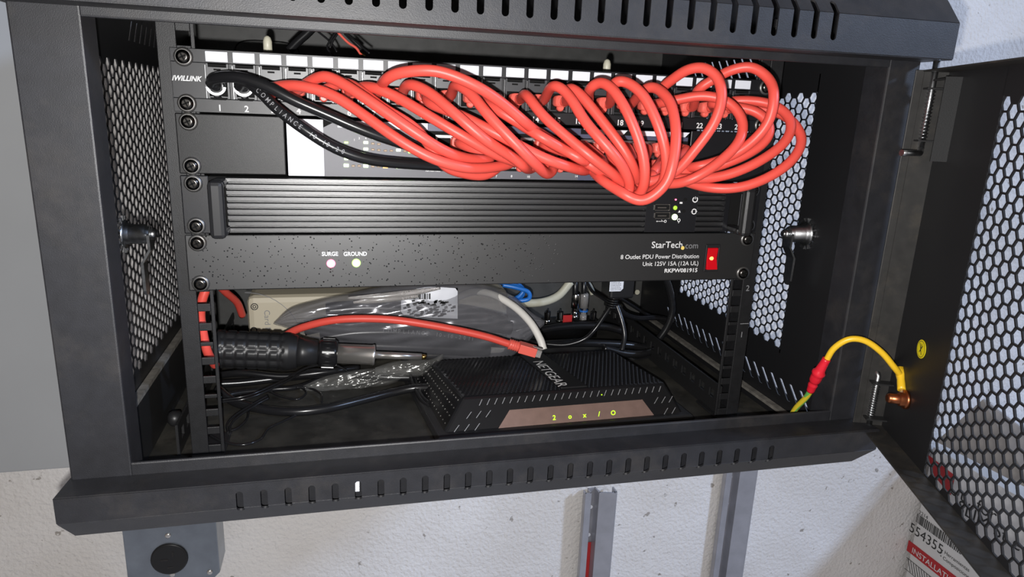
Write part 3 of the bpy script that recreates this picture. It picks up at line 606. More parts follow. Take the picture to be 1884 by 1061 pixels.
lead('patch_cable', 'red cable bent out of port 8, falling steeply through the middle of the bundle', [(752, 155, -42), (790, 170, -54), (839, 211, -66), (870, 238, -70), (901, 263, -70), (950, 294, -62), (972, 312, -46), (990, 300, -30)], port=8, end=(14, -74))
lead('patch_cable', 'red cable from port 9 under the high arch, bending away above print 14', [(790, 190, -40), (851, 214, -56), (925, 252, -70), (999, 290, -74), (1050, 308, -68), (1080, 314, -52), (1088, 300, -34)], port=9, end=(48, -74))
lead('patch_cable', 'red cable bent out of port 10, dropping to the lower edge of the switch', [(838, 156, -44), (866, 172, -58), (901, 215, -70), (950, 266, -76), (985, 302, -72), (1008, 321, -58), (1020, 305, -36)], port=10, end=(31, -74))
lead('patch_cable', 'red cable from port 11, along the right underside of the high arch', [(895, 190, -40), (925, 208, -52), (986, 246, -62), (1048, 281, -66), (1085, 300, -58), (1112, 300, -40)], port=11, end=(65, -60))
lead('patch_cable', 'red cable from port 12, mostly hidden behind the long diagonal of port 13', [(930, 200, -32), (1000, 250, -46), (1070, 292, -58), (1120, 326, -62), (1165, 345, -60), (1205, 322, -46)], port=12, end=(100, -74))
lead('patch_cable', 'red cable from port 13 falling in one long diagonal to the big loop', [(968, 174, -44), (999, 213, -58), (1048, 256, -70), (1092, 292, -78), (1133, 324, -78), (1158, 350, -66), (1170, 335, -46)], port=13, end=(82, -74))
lead('patch_cable', 'red cable arching out of port 14, with a rounded bend left of the big loop', [(1016, 158, -50), (1043, 171, -60), (1076, 223, -74), (1110, 262, -84), (1140, 298, -86), (1158, 335, -78), (1152, 356, -64), (1130, 345, -44)], port=14, end=(65, -74))
lead('patch_cable', 'red patch cable from port 15 tucked to the right of the port 14 arch', [(1045, 164, -46), (1066, 172, -56), (1112, 228, -70), (1145, 272, -78), (1165, 308, -78), (1172, 332, -66), (1185, 318, -44)], port=15, end=(117, -74))
lead('patch_cable', 'red patch cable from port 16 with the narrow arch that crosses label window 17', [(1084, 165, -50), (1104, 152, -60), (1128, 165, -70), (1157, 212, -82), (1182, 280, -88), (1186, 335, -86), (1172, 360, -74), (1150, 350, -52)], port=16, end=(82, -60))
lead('patch_cable', 'red patch cable from port 17 with the arch that crosses label windows 18 and 19', [(1128, 155, -58), (1152, 151, -66), (1184, 176, -76), (1212, 233, -86), (1226, 290, -88), (1220, 335, -82), (1196, 352, -66), (1180, 335, -44)], port=17, end=(100, -60))
lead('patch_cable', 'red cable forming the big front loop that hangs lowest over the finned appliance', [(1186, 164, -52), (1209, 163, -62), (1234, 190, -76), (1244, 244, -90), (1238, 300, -97), (1222, 342, -96), (1182, 370, -90), (1140, 352, -76), (1100, 325, -60), (1080, 300, -40)], port=18, end=(48, -60))
lead('patch_cable', 'left one of the two tall red loops rising above the label windows', [(1215, 168, -40), (1240, 144, -54), (1266, 128, -64), (1295, 125, -72), (1320, 143, -80), (1328, 180, -86), (1313, 228, -86), (1275, 280, -80), (1240, 318, -72), (1190, 335, -56), (1180, 310, -36)], port=20, end=(117, -60))
lead('patch_cable', 'right one of the two tall red loops rising above the label windows', [(1282, 168, -40), (1311, 147, -48), (1348, 128, -58), (1385, 124, -66), (1416, 147, -76), (1424, 180, -84), (1413, 226, -84), (1379, 265, -78), (1337, 290, -68), (1285, 306, -54), (1235, 312, -40)], port=21, end=(134, -74))
lead('patch_cable', 'red patch cable from port 19 with the small loop turning down through number 24', [(1244, 184, -40), (1294, 176, -50), (1340, 188, -60), (1366, 222, -70), (1359, 262, -76), (1317, 303, -78), (1272, 330, -74), (1235, 338, -62), (1198, 330, -46)], port=19, end=(134, -60))
lead('patch_cable', 'innermost red strand of the right-hand coil beside the hexagon panel', [(1310, 190, -34), (1350, 196, -44), (1390, 205, -52), (1414, 228, -60), (1412, 254, -64), (1385, 278, -64), (1337, 300, -60), (1280, 315, -52), (1210, 312, -36)], port=22, end=(151, -74))
lead('patch_cable', 'middle red strand of the right-hand coil beside the hexagon panel', [(1345, 186, -34), (1400, 187, -46), (1440, 203, -58), (1456, 231, -68), (1441, 265, -74), (1393, 299, -74), (1337, 322, -68), (1280, 329, -58), (1215, 325, -40)], port=23, end=(144, -74))
lead('patch_cable', 'outermost red strand of the right-hand coil beside the hexagon panel', [(1390, 198, -36), (1436, 209, -50), (1464, 231, -64), (1475, 260, -74), (1458, 294, -80), (1416, 325, -80), (1360, 345, -74), (1303, 345, -64), (1255, 332, -50), (1205, 315, -36)], port=24, end=(151, -60))
# black leads with printed lettering
def curve_text(s, P, size, r, start, step, parent, up=0.2):
    S = [Vector(p) for p in spline(P, 30)]; cam_ = Vector(CP); L = [0]
    for a, c in zip(S, S[1:]): L.append(L[-1]+(c-a).length)
    b = MB(); d0 = start
    for ch in s:
        i = next((k for k in range(len(L)-1) if L[k+1] > d0), len(L)-2)
        t = (S[i+1]-S[i]).normalized(); p = S[i]+t*(d0-L[i]); n = Vector((-0.05, -1, 0.12)); n = (n-t*n.dot(t)).normalized(); u = n.cross(t)
        if ch != ' ': b.text(ch, size, 0, 0, 0, frame=(p+n*(r+0.05)-u*size*0.36, t, u), sx=0.85, bold=0.02)
        d0 += step*(0.7 if ch in 'I-1' else 1)
    return b.build('printed_text', 'greyprint', parent)
K1 = [(388, 152, -16), (398, 143, -24), (440, 142, -34), (490, 158, -40), (540, 184, -42), (600, 210, -42), (660, 236, -42), (720, 258, -40), (800, 280, -34), (880, 292, -24), (920, 300, -16)]
K2 = [(440, 158, -16), (452, 150, -26), (480, 170, -34), (510, 200, -38), (560, 238, -42), (615, 272, -42), (680, 294, -40), (760, 302, -34), (840, 306, -24), (890, 305, -16)]
for nm, P, pt in (('plain black network cable from port 1, upper of the two black cables', K1, 1), ('black network cable from port 2 with grey compliance lettering along its length', K2, 2)):
    t = thing('network_cable', nm, 'cable', onY(*P[0]), 'black cables from ports 1 and 2'); b = MB(); Q = fit(P); x = PX[pt-1]
    STR.append([[Vector(q) for q in spline([(x, -8, -25), (x, -13, -25)]+Q, 10)], 3.9, t, 'cable'])
    boot(x, -2.6, -26, t, m='cable', L=6); b = MB(); ring(b, x, -13, -25, 6.0, 0.9, 190, 350); b.build('silver_collar', 'zinc', t)
# strands lie against each other instead of running through each other
from mathutils import kdtree
cpv = Vector(CP)
def refine(P, d=3.0):
    out = [P[0]]
    for a, c in zip(P, P[1:]):
        n = max(1, round((c-a).length/d)); out += [a.lerp(c, k/n) for k in range(1, n+1)]
    return out
for e in STR: e[0] = refine(e[0])
for it in range(60):
    tot = sum(len(e[0]) for e in STR); kd = kdtree.KDTree(tot); ref = []; k = 0
    for i, e in enumerate(STR):
        for j, q in enumerate(e[0]): kd.insert(q, k); ref.append((i, j)); k += 1
    kd.balance(); mv = [[0.0]*len(e[0]) for e in STR]
    for i, e in enumerate(STR):
        n = len(e[0])
        for j, q in enumerate(e[0]):
            w = min(1, max(0, j*3.0/25-.4), max(0, (n-1-j)*3.0/25-.4))
            if w <= 0: continue
            for co, idx, dist in kd.find_range(q, e[1]*2+.6):
                i2, j2 = ref[idx]
                if i2 == i: continue
                pen = e[1]+STR[i2][1]-dist
                if pen <= 0: continue
                sg = 1 if (q-cpv).length-(co-cpv).length > 0 else -1
                if abs((q-cpv).length-(co-cpv).length) < .4: sg = 1 if i < i2 else -1
                mv[i][j] += sg*min(pen, 1.5)*.4*w
    for i, e in enumerate(STR):
        m = mv[i]
        for _ in range(10): m = [0]+[(m[j-1]+m[j]*2+m[j+1])/4 for j in range(1, len(m)-1)]+[0]
        for j, q in enumerate(e[0]):
            d = (q-cpv).normalized(); p2 = q+d*max(-1.5, min(1.5, m[j]))
            if p2.y < -e[1]-4 or m[j] < 0: e[0][j] = p2
for e in STR:
    for _ in range(8): e[0] = [e[0][0]]+[(a+c*2+d)/4 for a, c, d in zip(e[0], e[0][1:], e[0][2:])]+[e[0][-1]]
    b = MB(); b.tube(e[0], e[1], 14); b.build('jacket', e[3], e[2])
    if e[3] == 'cable' and e[2].name.endswith('001'): curve_text('Y COMPLIANCE 18-10-20', e[0], 4.6, 4.0, 26, 4.1, e[2])
# ================================================================== things behind and below the rack gear
FZ = -319.5
def cable(name, label, P, r, m, cat='cable', group=None, n=10, sides=12):
    b = MB(); b.tube(spline(P, n), r, sides); return tag(b.build(name, m), label, cat, group)
# ---- router on the cabinet floor
RT = thing('router', 'black mesh-topped router with five green lights on a mirrored strip, standing on the cabinet floor', 'router', (75, 60, FZ))
def rp(u, v, z):            # router frame: u across 0..1, v back 0..1 at height z (0 base .. 1 top)
    bx = -44+(197+44)*u; by = 3+6*u; px = -22+(181+22)*u; py = 22+6*u
    x0 = bx+(px-bx)*z; y0 = by+(py-by)*z
    bx2 = -60+(192+60)*u; by2 = 146; px2 = -40+(163+40)*u; py2 = 118+6*u; x1 = bx2+(px2-bx2)*z; y1 = by2+(py2-by2)*z
    return (x0+(x1-x0)*v, y0+(y1-y0)*v, FZ+1+29*z)
b = MB()
def rbox(z0, z1, e=0.0):
    v = [rp(u, w, z) for z in (z0, z1) for u, w in ((e, e), (1-e, e), (1-e, 1-e), (e, 1-e))]
    b.add(v, [(3, 2, 1, 0), (4, 5, 6, 7), (0, 1, 5, 4), (1, 2, 6, 5), (2, 3, 7, 6), (3, 0, 4, 7)])
rbox(0.0, 1.0); b.build('body', 'glossblack', RT, bevel=2.5)
b = MB(); v = [rp(u, w, z) for z in (-0.02, 0.12) for u, w in ((-.03, -.05), (1.03, -.05), (1.03, 1.03), (-.03, 1.03))]
b.add(v, [(3, 2, 1, 0), (4, 5, 6, 7), (0, 1, 5, 4), (1, 2, 6, 5), (2, 3, 7, 6), (3, 0, 4, 7)]); b.build('base_skirt', 'blackplastic', RT, bevel=1.2)
b = MB()                       # embossed diamond mesh of the lid
NU, NV = 46, 26
for i in range(NU):
    for j in range(NV):
        u, w = (i+.5*(j % 2)+.6)/(NU+1), (j+.7)/(NV+.4)
        if 0.47-0.0*w < u+0.0 < 0.60: continue
        c = Vector(rp(u, w, 1.0)); c.z += 0.05; s = (1.9, 1.9)
        if j < 3 and False: continue
        b.add([c+Vector((-s[0], 0, 0)), c+Vector((0, -s[1], 0)), c+Vector((s[0], 0, 0)), c+Vector((0, s[1], 0)), c+Vector((0, 0, 1.1))], [(0, 1, 4), (1, 2, 4), (2, 3, 4), (3, 0, 4)])
b.build('mesh_lid', 'glossblack', RT)
b = MB(); a = [rp(.47, .02, 1.0), rp(.60, .02, 1.0), rp(.60, .98, 1.0), rp(.47, .98, 1.0)]; b.prism(a, (0, 0, 1.4)); b.build('name_bar', 'blackplastic', RT, bevel=.4)
o1, o2 = Vector(onZ(987, 664, FZ+31.6)), Vector(onZ(1036, 712, FZ+31.6)); R_ = (o2-o1).normalized(); U_ = Vector((-R_.y, R_.x, 0))
b = MB(); b.text('NETGEAR', 16, 0, 0, 0, 'LEFT', bold=.03, frame=(o1-U_*4.2, R_, U_), sx=(o2-o1).length/72.0, depth=.1); b.build('maker_name', 'paint', RT)
def fp(u, z, d=0.3):           # point on the sloped front face
    a, c = Vector(rp(u, 0, z)), Vector((0, -0.83, 0.55)); return a+c*d
b = MB(); b.prism([fp(.205, .02), fp(.87, .02), fp(.845, .56), fp(.235, .56)], tuple(Vector((0, -.83, .55))*0.5)); b.build('mirror_strip', 'copperpanel', RT)
FU = (Vector(rp(.5, 0, 1))-Vector(rp(.5, 0, 0))).normalized()
for ch, u in (('2', .435), ('o', .502), ('x', .565), ('/', .628), ('O', .69)):
    b = MB(); b.text(ch, 6.2, 0, 0, 0, 'CENTER', bold=.12, frame=(fp(u, .20, .95), (1, .025, 0), FU)); b.build('status_icon', 'routerled', RT)
b = MB()
for k in range(26):
    u = .09+k*.034; p = fp(u, .74, .1); b.prism([p, p+Vector((2.6, 0, 0)), p+Vector((2.6, 0, 0))+FU*5.5], tuple(Vector((0, -.83, .55))*.5))
for r_, us in ((.42, (.06, .10, .14, .89, .925, .96)), (.10, (.035, .075, .115, .91, .945))):
    for u in us: p = fp(u, r_, .1); b.prism([p, p+Vector((4.5, 0, 0)), p+Vector((4.5, 0, 0))+FU*6], tuple(Vector((0, -.83, .55))*.5))
b.build('vent_triangles', 'matteblack', RT)
b = MB()
for k in range(26):
    p = fp(.09+k*.034, .74, .45); d_ = Vector((2.6, 0, 0))+FU*5.5; b.prism([p, p+Vector((.7, 0, 0)), p+d_+Vector((.7, 0, 0)), p+d_], tuple(Vector((0, -.83, .55))*.4))
for r_, us in ((.42, (.06, .10, .14, .89, .925, .96)), (.10, (.035, .075, .115, .91, .945))):
    for u in us: p = fp(u, r_, .45); d_ = Vector((4.5, 0, 0))+FU*6; b.prism([p, p+Vector((.7, 0, 0)), p+d_+Vector((.7, 0, 0)), p+d_], tuple(Vector((0, -.83, .55))*.4))
b.build('vent_edge_highlights', 'greyprint', RT)  # pale strokes painted as lit edges, so the vents look recessed
b = MB()
for r_ in range(4):
    for k in range(15):
        z = .25+r_*.2; w = .06+k*.058; a = Vector(rp(0, w, z)); b.lathe(a+Vector((-.2, 0, 0.1)), (-.8, 0, .55), [(0, .75), (.3, .6)], 6)
b.build('side_dots', 'chrome', RT)
p = rp(.52, 0.0, .86); b = MB(); b.lathe(fp(.66, .78, .4), (0, -.8, .5), [(0, .7), (.4, .5)], 8); b.build('green_dot', 'routerled', RT)
# ---- precision screwdriver with ribbed handle
SD = thing('screwdriver', 'fat black ribbed-handle screwdriver with a chrome ferrule lying behind the left rail', 'screwdriver', onY(410, 680, 78))
A = Vector(onY(392, 641, 80)); Bq = Vector(onY(800, 657, 78)); ax = (Bq-A).normalized(); LT = (Bq-A).length
def along(px): return (Vector(onY(px, 641+16*(px-392)/408, 80))-A).length
up = ax.cross(Vector((0, 1, 0))).normalized(); fw = up.cross(ax)
b = MB(); b.smooth = True; n = 60; ts = 64; t1 = along(548); vs = []
for i in range(ts+1):
    t = t1*i/ts; prof = 17.5 if 3 < t < t1-8 else (13.5 if t <= 3 else 17.5-2.5*(t-(t1-8))/8)
    for k in range(n):
        g = 0 if not (8 < t < t1-12) else (1.0 if (t % 9.5) < 2.0 else (1.6 if (k % 6) in (0, 1) else 0))
        a = 2*PI*k/n; vs.append(A+ax*t+(up*math.cos(a)+fw*math.sin(a))*(prof-g))
b.add(vs, [(i*n+k, i*n+(k+1) % n, (i+1)*n+(k+1) % n, (i+1)*n+k) for i in range(ts) for k in range(n)]); b.smooth = False
b.f.append(list(range(n))); b.mi.append(0); b.sm.append(False); b.f.append(list(range(ts*n, ts*n+n))); b.mi.append(0); b.sm.append(False)
b.build('handle', 'blackplastic', SD)
def sdl(name, m, pr, n=24): bb = MB(); bb.lathe(A, ax, pr, n); return bb.build(name, m, SD)
sdl('neck', 'blackplastic', [(t1, 14), (along(560), 12.5), (along(584), 11.5), (along(584)+.5, 9.5), (along(587), 9.5)])
b = MB(); b.lathe(A, ax, [(along(586), 11.5), (along(590), 13), (along(616), 13), (along(621), 11)], 24)
for k in range(16):
    a = 2*PI*k/16; d = up*math.cos(a)+fw*math.sin(a); b.obox(A+ax*along(604)+d*13, ax*5.5, d*.9, d.cross(ax)*.9)
b.build('bit_collar', 'cable', SD)
sdl('ferrule', 'chrome', [(along(620), 9.3), (along(684), 9.3), (along(686), 10), (along(689), 9.6), (along(690), 4)])
sdl('shaft', 'chrome', [(along(690), 3.4), (along(775), 3.2)]); sdl('brass_tip', 'gold', [(along(775), 2.6), (along(783), 2.4)])
# ---- beige box device at the back
BD = thing('modem_box', 'long beige plastic box with rounded corners standing across the back of the cabinet floor', 'electronics box', (-85, 245, FZ))
b = MB(); b.box(-229, 62, 205, 290, FZ, -240); b.build('case', 'beige', BD, bevel=7)
b = MB(); f0 = onY(486, 570, 204.8); b.text('Card Manager', 8.5, 0, 0, 0, frame=((f0[0], 204.8, f0[2]), (0, 0, -1), (1, 0, 0))); b.build('printed_text', 'greyprint', BD)
b = MB(); c = onY(468, 564, 204.6)
ring(b, *c, 3.4, .5); ring(b, *c, 1.5, .4); ring(b, *onY(467, 607, 204.6), 3, .6); b.build('printed_icon', 'ink', BD)
b = MB(); c = onY(455, 610, 204.6)
for k in range(14): a0 = PI/2*k/14; a1 = PI/2*(k+1)/14; b.add([(c[0]+q*math.sin(a), 204.7, c[2]-20+q*1.1*math.cos(a)) for q, a in ((58, a0), (58.6, a0), (58.6, a1), (58, a1))], [(0, 1, 2, 3)])
b.build('moulded_arc', 'greyprint', BD)
# ---- bagged black cable
BG = thing('plastic_bag', 'crumpled clear plastic bag holding a coiled black cable, in front of the beige box', 'plastic bag', onY(760, 655, 150))
T_ = [(503, 594), (535, 566), (590, 550), (640, 540), (700, 528), (760, 522), (840, 520), (900, 526), (945, 545), (975, 572), (1002, 590)]
B_ = [(503, 596), (535, 606), (575, 622), (640, 642), (700, 655), (760, 658), (820, 662), (880, 668), (925, 664), (960, 640), (1002, 596)]
def bagmesh(b, T, B, y, bulge, seed, nu=90, nv=40, amp=5.0, clampz=-316):
    rnd = random.Random(seed); wv = [(rnd.uniform(.5, 5), rnd.uniform(.5, 5), rnd.uniform(0, 6.3), rnd.uniform(.4, 1)) for _ in range(16)]
    tt, bb = spline([(p[0], p[1], 0) for p in T], 20), spline([(p[0], p[1], 0) for p in B], 20)
    for side in (1, -1):
        vs = []
        for i in range(nu+1):
            f = i/nu*(len(tt)-1); k = min(int(f), len(tt)-2); a = tt[k].lerp(tt[k+1], f-k); f = i/nu*(len(bb)-1); k = min(int(f), len(bb)-2); c = bb[k].lerp(bb[k+1], f-k)
            for j in range(nv+1):
                s = j/nv; e = (math.sin(PI*s)**.6)*(math.sin(PI*i/nu)**.5); q = a.lerp(c, s)
                h = sum(w*abs(math.sin(kx*i/nu*7+ky*s*5+ph)) for kx, ky, ph, w in wv)/8-0.55
                x, yy, z = onY(q.x, q.y, y-side*e*(bulge+amp*h)); vs.append((x, yy, max(z, clampz)))
        m = nv+1; b.smooth = True; b.add(vs, [(i*m+j, i*m+j+1, (i+1)*m+j+1, (i+1)*m+j) for i in range(nu) for j in range(nv)])
b = MB(); bagmesh(b, T_, B_, 150, 22, 5, amp=9); b.build('bag_film', 'silverbag', BG)
for q, (T0, P0_) in enumerate((((560, 612), [(560, 604), (640, 588), (740, 584), (860, 592), (940, 604)]), ((0, 0), [(590, 622), (660, 612), (760, 612), (860, 622), (930, 628)]), ((0, 0), [(610, 634), (700, 636), (800, 640), (900, 644)]), ((0, 0), [(600, 572), (680, 566), (760, 570), (850, 574), (930, 590)]))):
    b = MB(); b.tube(spline(fit([(u, v, 150) for u, v in P0_]), 10), 7.5, 12); b.build('coiled_cable', 'cable', BG)
curve_text('COMPLIANCE 10-10-2011', fit([(690, 606, 138), (780, 612, 138), (880, 624, 138)]), 6, 1, 8, 5.2, BG)
b = MB(); bagmesh(b, [(738, 536), (790, 528), (842, 530)], [(738, 578), (790, 584), (842, 586)], 134, 3, 9, 24, 10, amp=2); b.build('paper_label', 'white', BG)
b = MB(); random.seed(5)
for k in range(150):
    u, v = random.uniform(742, 838), random.uniform(552, 582)
    if ((u-790)/46)**2+((v-566)/17)**2 > 1: continue
    c = onY(u, v, 128.5); b.obox(c, (1.6, 0, .3), (0, .15, 0), (-.1, 0, .8))
for k in range(16): c = onY(742+3.2*k, 545, 128.5); b.box(c[0]-.5, c[0]+(.4 if k % 3 else 1.1), 128.4, 128.6, c[2]-3, c[2]+3)
b.build('label_print', 'ink', BG)
for P0_ in ([(640, 548), (700, 545), (760, 538), (810, 530)], [(650, 556), (690, 552), (730, 548), (770, 545)]):
    b = MB(); b.tube(spline(fit([(u, v, 122) for u, v in P0_]), 10), lambda t: 1.2+2.4*math.sin(PI*t), 8); b.build('film_fold', 'clear', BG)
# clear film scrap lying on the floor
b = MB(); bagmesh(b, [(552, 712), (600, 692), (660, 680), (720, 676), (760, 684)], [(552, 718), (590, 728), (640, 722), (700, 712), (760, 692)], 128, 5, 12, 60, 20, amp=8, clampz=-318.8)
tag(b.build('plastic_film', 'clearbag'), 'crinkled clear plastic scrap lying between the floor cables left of the router', 'plastic film')
b = MB(); bagmesh(b, [(690, 676), (730, 664), (790, 660), (815, 650)], [(690, 690), (740, 692), (780, 690), (815, 660)], 116, 6, 14, 40, 16, amp=6, clampz=-318.8)
tag(b.build('plastic_film', 'clearbag'), 'small crinkled clear plastic piece under the tip of the screwdriver', 'plastic film')
# ---- loose red lead with bare plug
LR = thing('loose_network_cable', 'loose red network cable with its clear plug resting on the router lid', 'cable', onY(960, 660, 60))
P = fit([(500, 640, 120), (532, 613, 108), (570, 598, 98), (620, 588, 92), (680, 586, 88), (740, 590, 84), (820, 603, 80), (890, 618, 76), (938, 633, 72)])
b = MB(); b.tube(spline(P, 12), 3.7, 14); b.build('jacket', 'red', LR)
e = Vector(P[-1]); d = (Vector(onY(994, 649, 66))-e).normalized(); L9 = (Vector(onY(994, 649, 66))-e).length
b = MB()
for k in range(5): b.lathe(e+d*(k*2.2-1), d, [(0, 5.6), (1.3, 5.6)], 16)
b.lathe(e-d*1.5, d, [(0, 3.8), (0.5, 4.8), (11, 5.0)], 14)
r_ = d.cross(Vector((0, 0, 1))).normalized(); u_ = r_.cross(d)
b.obox(e+d*(10+(L9-17)/2+1), d*((L9-17)/2+1.5), r_*6.2, u_*4.6); b.build('boot', 'redboot', LR, bevel=1.2)
b = MB(); b.obox(e+d*(L9-5), d*5.5, r_*5.6, u_*3.6); b.obox(e+d*(L9-4)+u_*4.6, d*5, r_*2.2, u_*.6); b.build('plug', 'clear', LR, bevel=.5)
b = MB()
for k in range(8): b.obox(e+d*(L9-2)-u_*0+r_*(-4.2+1.2*k)+u_*3.0, d*2.6, r_*.3, u_*.9)
b.build('contacts', 'coax', LR)
cable('network_cable', 'red cable hanging behind the lower holes of the left rail', fit([(395, 500, 46), (374, 545, 42), (369, 580, 42), (374, 616, 42), (382, 648, 44), (396, 672, 60)]), 3.8, 'red')
cable('network_cable', 'short length of red cable behind the top left corner of the beige box', fit([(398, 520, 150), (415, 537, 165), (436, 556, 185), (446, 580, 200)]), 3.8, 'red')
# ---- other cables at the back
cable('white_cable', 'flat white cable arching from the beige box down onto the router lid', fit([(838, 548, 200), (870, 537, 175), (905, 541, 150), (945, 563, 128), (975, 592, 110), (993, 622, 98), (1000, 643, 92)]), 4.0, 'whitecable')
cable('ivory_cable', 'ivory cable drooping from the beige box end up behind the power strip', fit([(930, 548, 235), (965, 557, 240), (1000, 555, 245), (1028, 543, 248), (1050, 518, 250)]), 5.2, 'ivory')
for k, P_ in enumerate(([(925, 524, 196), (950, 529, 192), (972, 537, 190), (972, 550, 190), (950, 553, 194), (935, 548, 200)], [(915, 518, 200), (945, 524, 198), (962, 533, 196), (955, 545, 196), (938, 552, 200)], [(950, 520, 204), (962, 532, 202), (958, 546, 200), (935, 552, 204)])):
    cable('blue_cable', ['front loop of blue cable hanging at the right end of the beige box', 'middle loop of blue cable tucked behind the front blue loop', 'rear strand of blue cable crossing behind both blue loops'][k], fit(P_), 2.6, 'blue')
CO = thing('coax_splitter', 'metal coax splitter with a row of threaded ports behind the router', 'coax splitter', onY(1045, 600, 262))
c0, c1 = onY(1000, 592, 262), onY(1095, 592, 262); b = MB(); b.box(c0[0], c1[0], 252, 275, FZ, c0[2]+2); b.build('body', 'darkmetal', CO, bevel=1)
for u in (1006, 1029, 1055, 1066, 1090):
    c = onY(u, 592, 262); b = MB(); b.lathe(c, (0, 0, 1), [(0, 5.5), (4, 5.5), (4, 4), (13, 4), (13, 1.2), (17, 1.2)], 12); b.build('threaded_port', 'coax', CO)
c = onY(1042, 586, 255); b = MB(); b.box(c[0]-6, c[0]+6, 250, 252, c[2]-5, c[2]+6); b.build('red_tab', 'redmark', CO)
for u, l in ((1057, 'dark coax cable with a metal plug rising behind the router'), (1073, 'coax cable with a pale banded plug rising beside the dark coax')):
    t = thing('coax_cable', l, 'cable', onY(u, 585, 258), 'coax cables at the back'); q0, q1 = onY(u, 582, 258), onY(u+2, 500, 258)
    b = MB(); b.tube([q0, onY(u+1, 540, 258), q1], 3.6, 12); b.build('jacket', 'cable', t)
    b = MB(); b.lathe(q0, (0, 0, 1), [(-4, 4.6), (3, 4.6), (3, 3.8), (12, 3.8), (12, 5.6), (30, 5.4), (32, 4)], 14); b.build('plug', 'coax' if u < 1060 else 'clear', t)
    if u > 1060: b = MB(); b.lathe(q0, (0, 0, 1), [(7, 5.8), (9, 5.8)], 14); b.build('blue_band', 'blue', t)
cable('ivory_cable', 'short ivory cable stub leaning right behind the banded coax plug', fit([(1078, 515, 270), (1086, 528, 268), (1091, 541, 266)]), 3.6, 'ivory')
PA = thing('power_adapter', 'black plug-in power adapter with a pale rating label hanging under the power strip', 'power adapter', onY(1135, 548, 150))
c0, c1 = onY(1113, 544, 150), onY(1160, 500, 150); b = MB(); b.box(c0[0], c1[0], 135, 165, c0[2], c1[2]); b.build('housing', 'blackplastic', PA, bevel=2.5)
c0, c1 = onY(1121, 536, 134.5), onY(1149, 500, 134.5); b = MB(); b.prism([(c0[0], 134.4, c0[2]), (c1[0]-3, 134.4, c0[2]), (c1[0], 134.4, c0[2]+3), (c1[0], 134.4, c1[2]), (c0[0], 134.4, c1[2])], (0, .4, 0)); b.build('rating_label', 'white', PA)
b = MB(); random.seed(8)
for k in range(9):
    z = c0[2]+1.5+k*1.7; x = c0[0]+1.2
    while x < c1[0]-4: w = random.uniform(.6, 2.2); b.box(x, x+w, 134.2, 134.35, z, z+.7); x += w+.5
b.build('label_print', 'greyprint', PA)
GB = 'black cables behind and beside the router'
for l, P_, r in (('black cable bundled at the adapter and falling left towards the router back', [(1124, 562, 148), (1112, 580, 146), (1094, 606, 144), (1074, 624, 146), (1040, 634, 150), (1000, 632, 156), (960, 628, 160)], 2.6),
                 ('black cable dropping from the adapter straight down past the lid corner', [(1134, 560, 148), (1144, 590, 140), (1149, 618, 134), (1144, 645, 128)], 3.0),
                 ('black cable leaving the adapter bundle to the right along the strut', [(1136, 562, 150), (1150, 578, 160), (1175, 585, 180), (1206, 584, 200), (1240, 590, 215)], 3.4),
                 ('thick black cable lying highest behind the router, with a long highlight', [(960, 620, 205), (1000, 606, 210), (1060, 599, 212), (1115, 601, 212), (1150, 610, 210)], 4.6),
                 ('thick black cable lying directly behind the router lid', [(950, 640, 172), (1010, 633, 172), (1080, 631, 172), (1150, 634, 174), (1190, 640, 178)], 4.6),
                 ('stub of thick black cable poking out right of the router lid corner', [(1110, 640, 160), (1150, 650, 158), (1180, 650, 160), (1205, 644, 168)], 4.6),
                 ('bent black cable below the stub at the router lid corner', [(1140, 640, 176), (1165, 662, 170), (1185, 661, 172), (1200, 655, 176)], 4.0),
                 ('glossy black cable bowing down in front of the right rear hexagon holes', [(1220, 500, 190), (1232, 535, 188), (1237, 570, 186), (1228, 600, 186), (1212, 624, 188), (1200, 640, 192)], 4.6),
                 ('thin black cable sloping from the adapter up left to the coax plugs', [(1126, 560, 152), (1108, 548, 170), (1090, 536, 190), (1080, 520, 200)], 2.0),
                 ('thin black cable sloping right from the adapter bundle', [(1140, 548, 190), (1160, 560, 200), (1190, 578, 215), (1215, 585, 225)], 2.0)):
    cable('black_cable', l, fit(P_), r, 'cable', group=GB)
b = MB(); c = onY(1127, 557, 146)
for k in range(5): b.lathe((c[0]-1+k*.4, c[1], c[2]-5+k*2.6), (0.1, 0, 1), [(0, 6.2), (1.3, 6.2)], 14)
tag(b.build('cable_tie', 'blackplastic'), 'wound black tie gathering the thin wires under the power adapter', 'cable tie')
# ---- cables on the floor at the left
def fz(pts): return [onZ(u, v, FZ+h) for u, v, h in pts]
GF = 'black cables lying on the cabinet floor left of the router'
for l, P_, r in (('thick black cable making the lowest sweep across the floor towards the router', [(400, 715, 12), (430, 738, 6), (480, 752, 5), (540, 757, 5), (600, 751, 5), (660, 737, 5), (720, 722, 6), (760, 714, 8), (800, 712, 10)], 4.4),
                 ('black cable running nearly straight just under the screwdriver', [(400, 706, 10), (450, 703, 9), (520, 695, 10), (590, 689, 11), (660, 690, 11), (720, 694, 9), (770, 694, 8)], 4.0),
                 ('black cable lying below the screwdriver handle, touching the left rail', [(400, 690, 14), (450, 686, 18), (520, 692, 14), (600, 684, 16), (660, 676, 14)], 3.6),
                 ('black cable crossing from the left rail under the paired wires', [(400, 732, 8), (440, 722, 8), (500, 716, 6), (545, 712, 5), (590, 697, 5), (620, 690, 6)], 2.6),
                 ('thin black power cord draped down beside the left end of the router', [(740, 660, 20), (752, 680, 16), (760, 706, 10), (775, 735, 5), (790, 748, 4)], 2.0),
                 ('second thin cord looping beside the left end of the router', [(748, 664, 18), (762, 690, 12), (772, 722, 7), (790, 742, 5)], 2.0)):
    cable('black_cable', l, fz(P_), r, 'cable', group=GF)
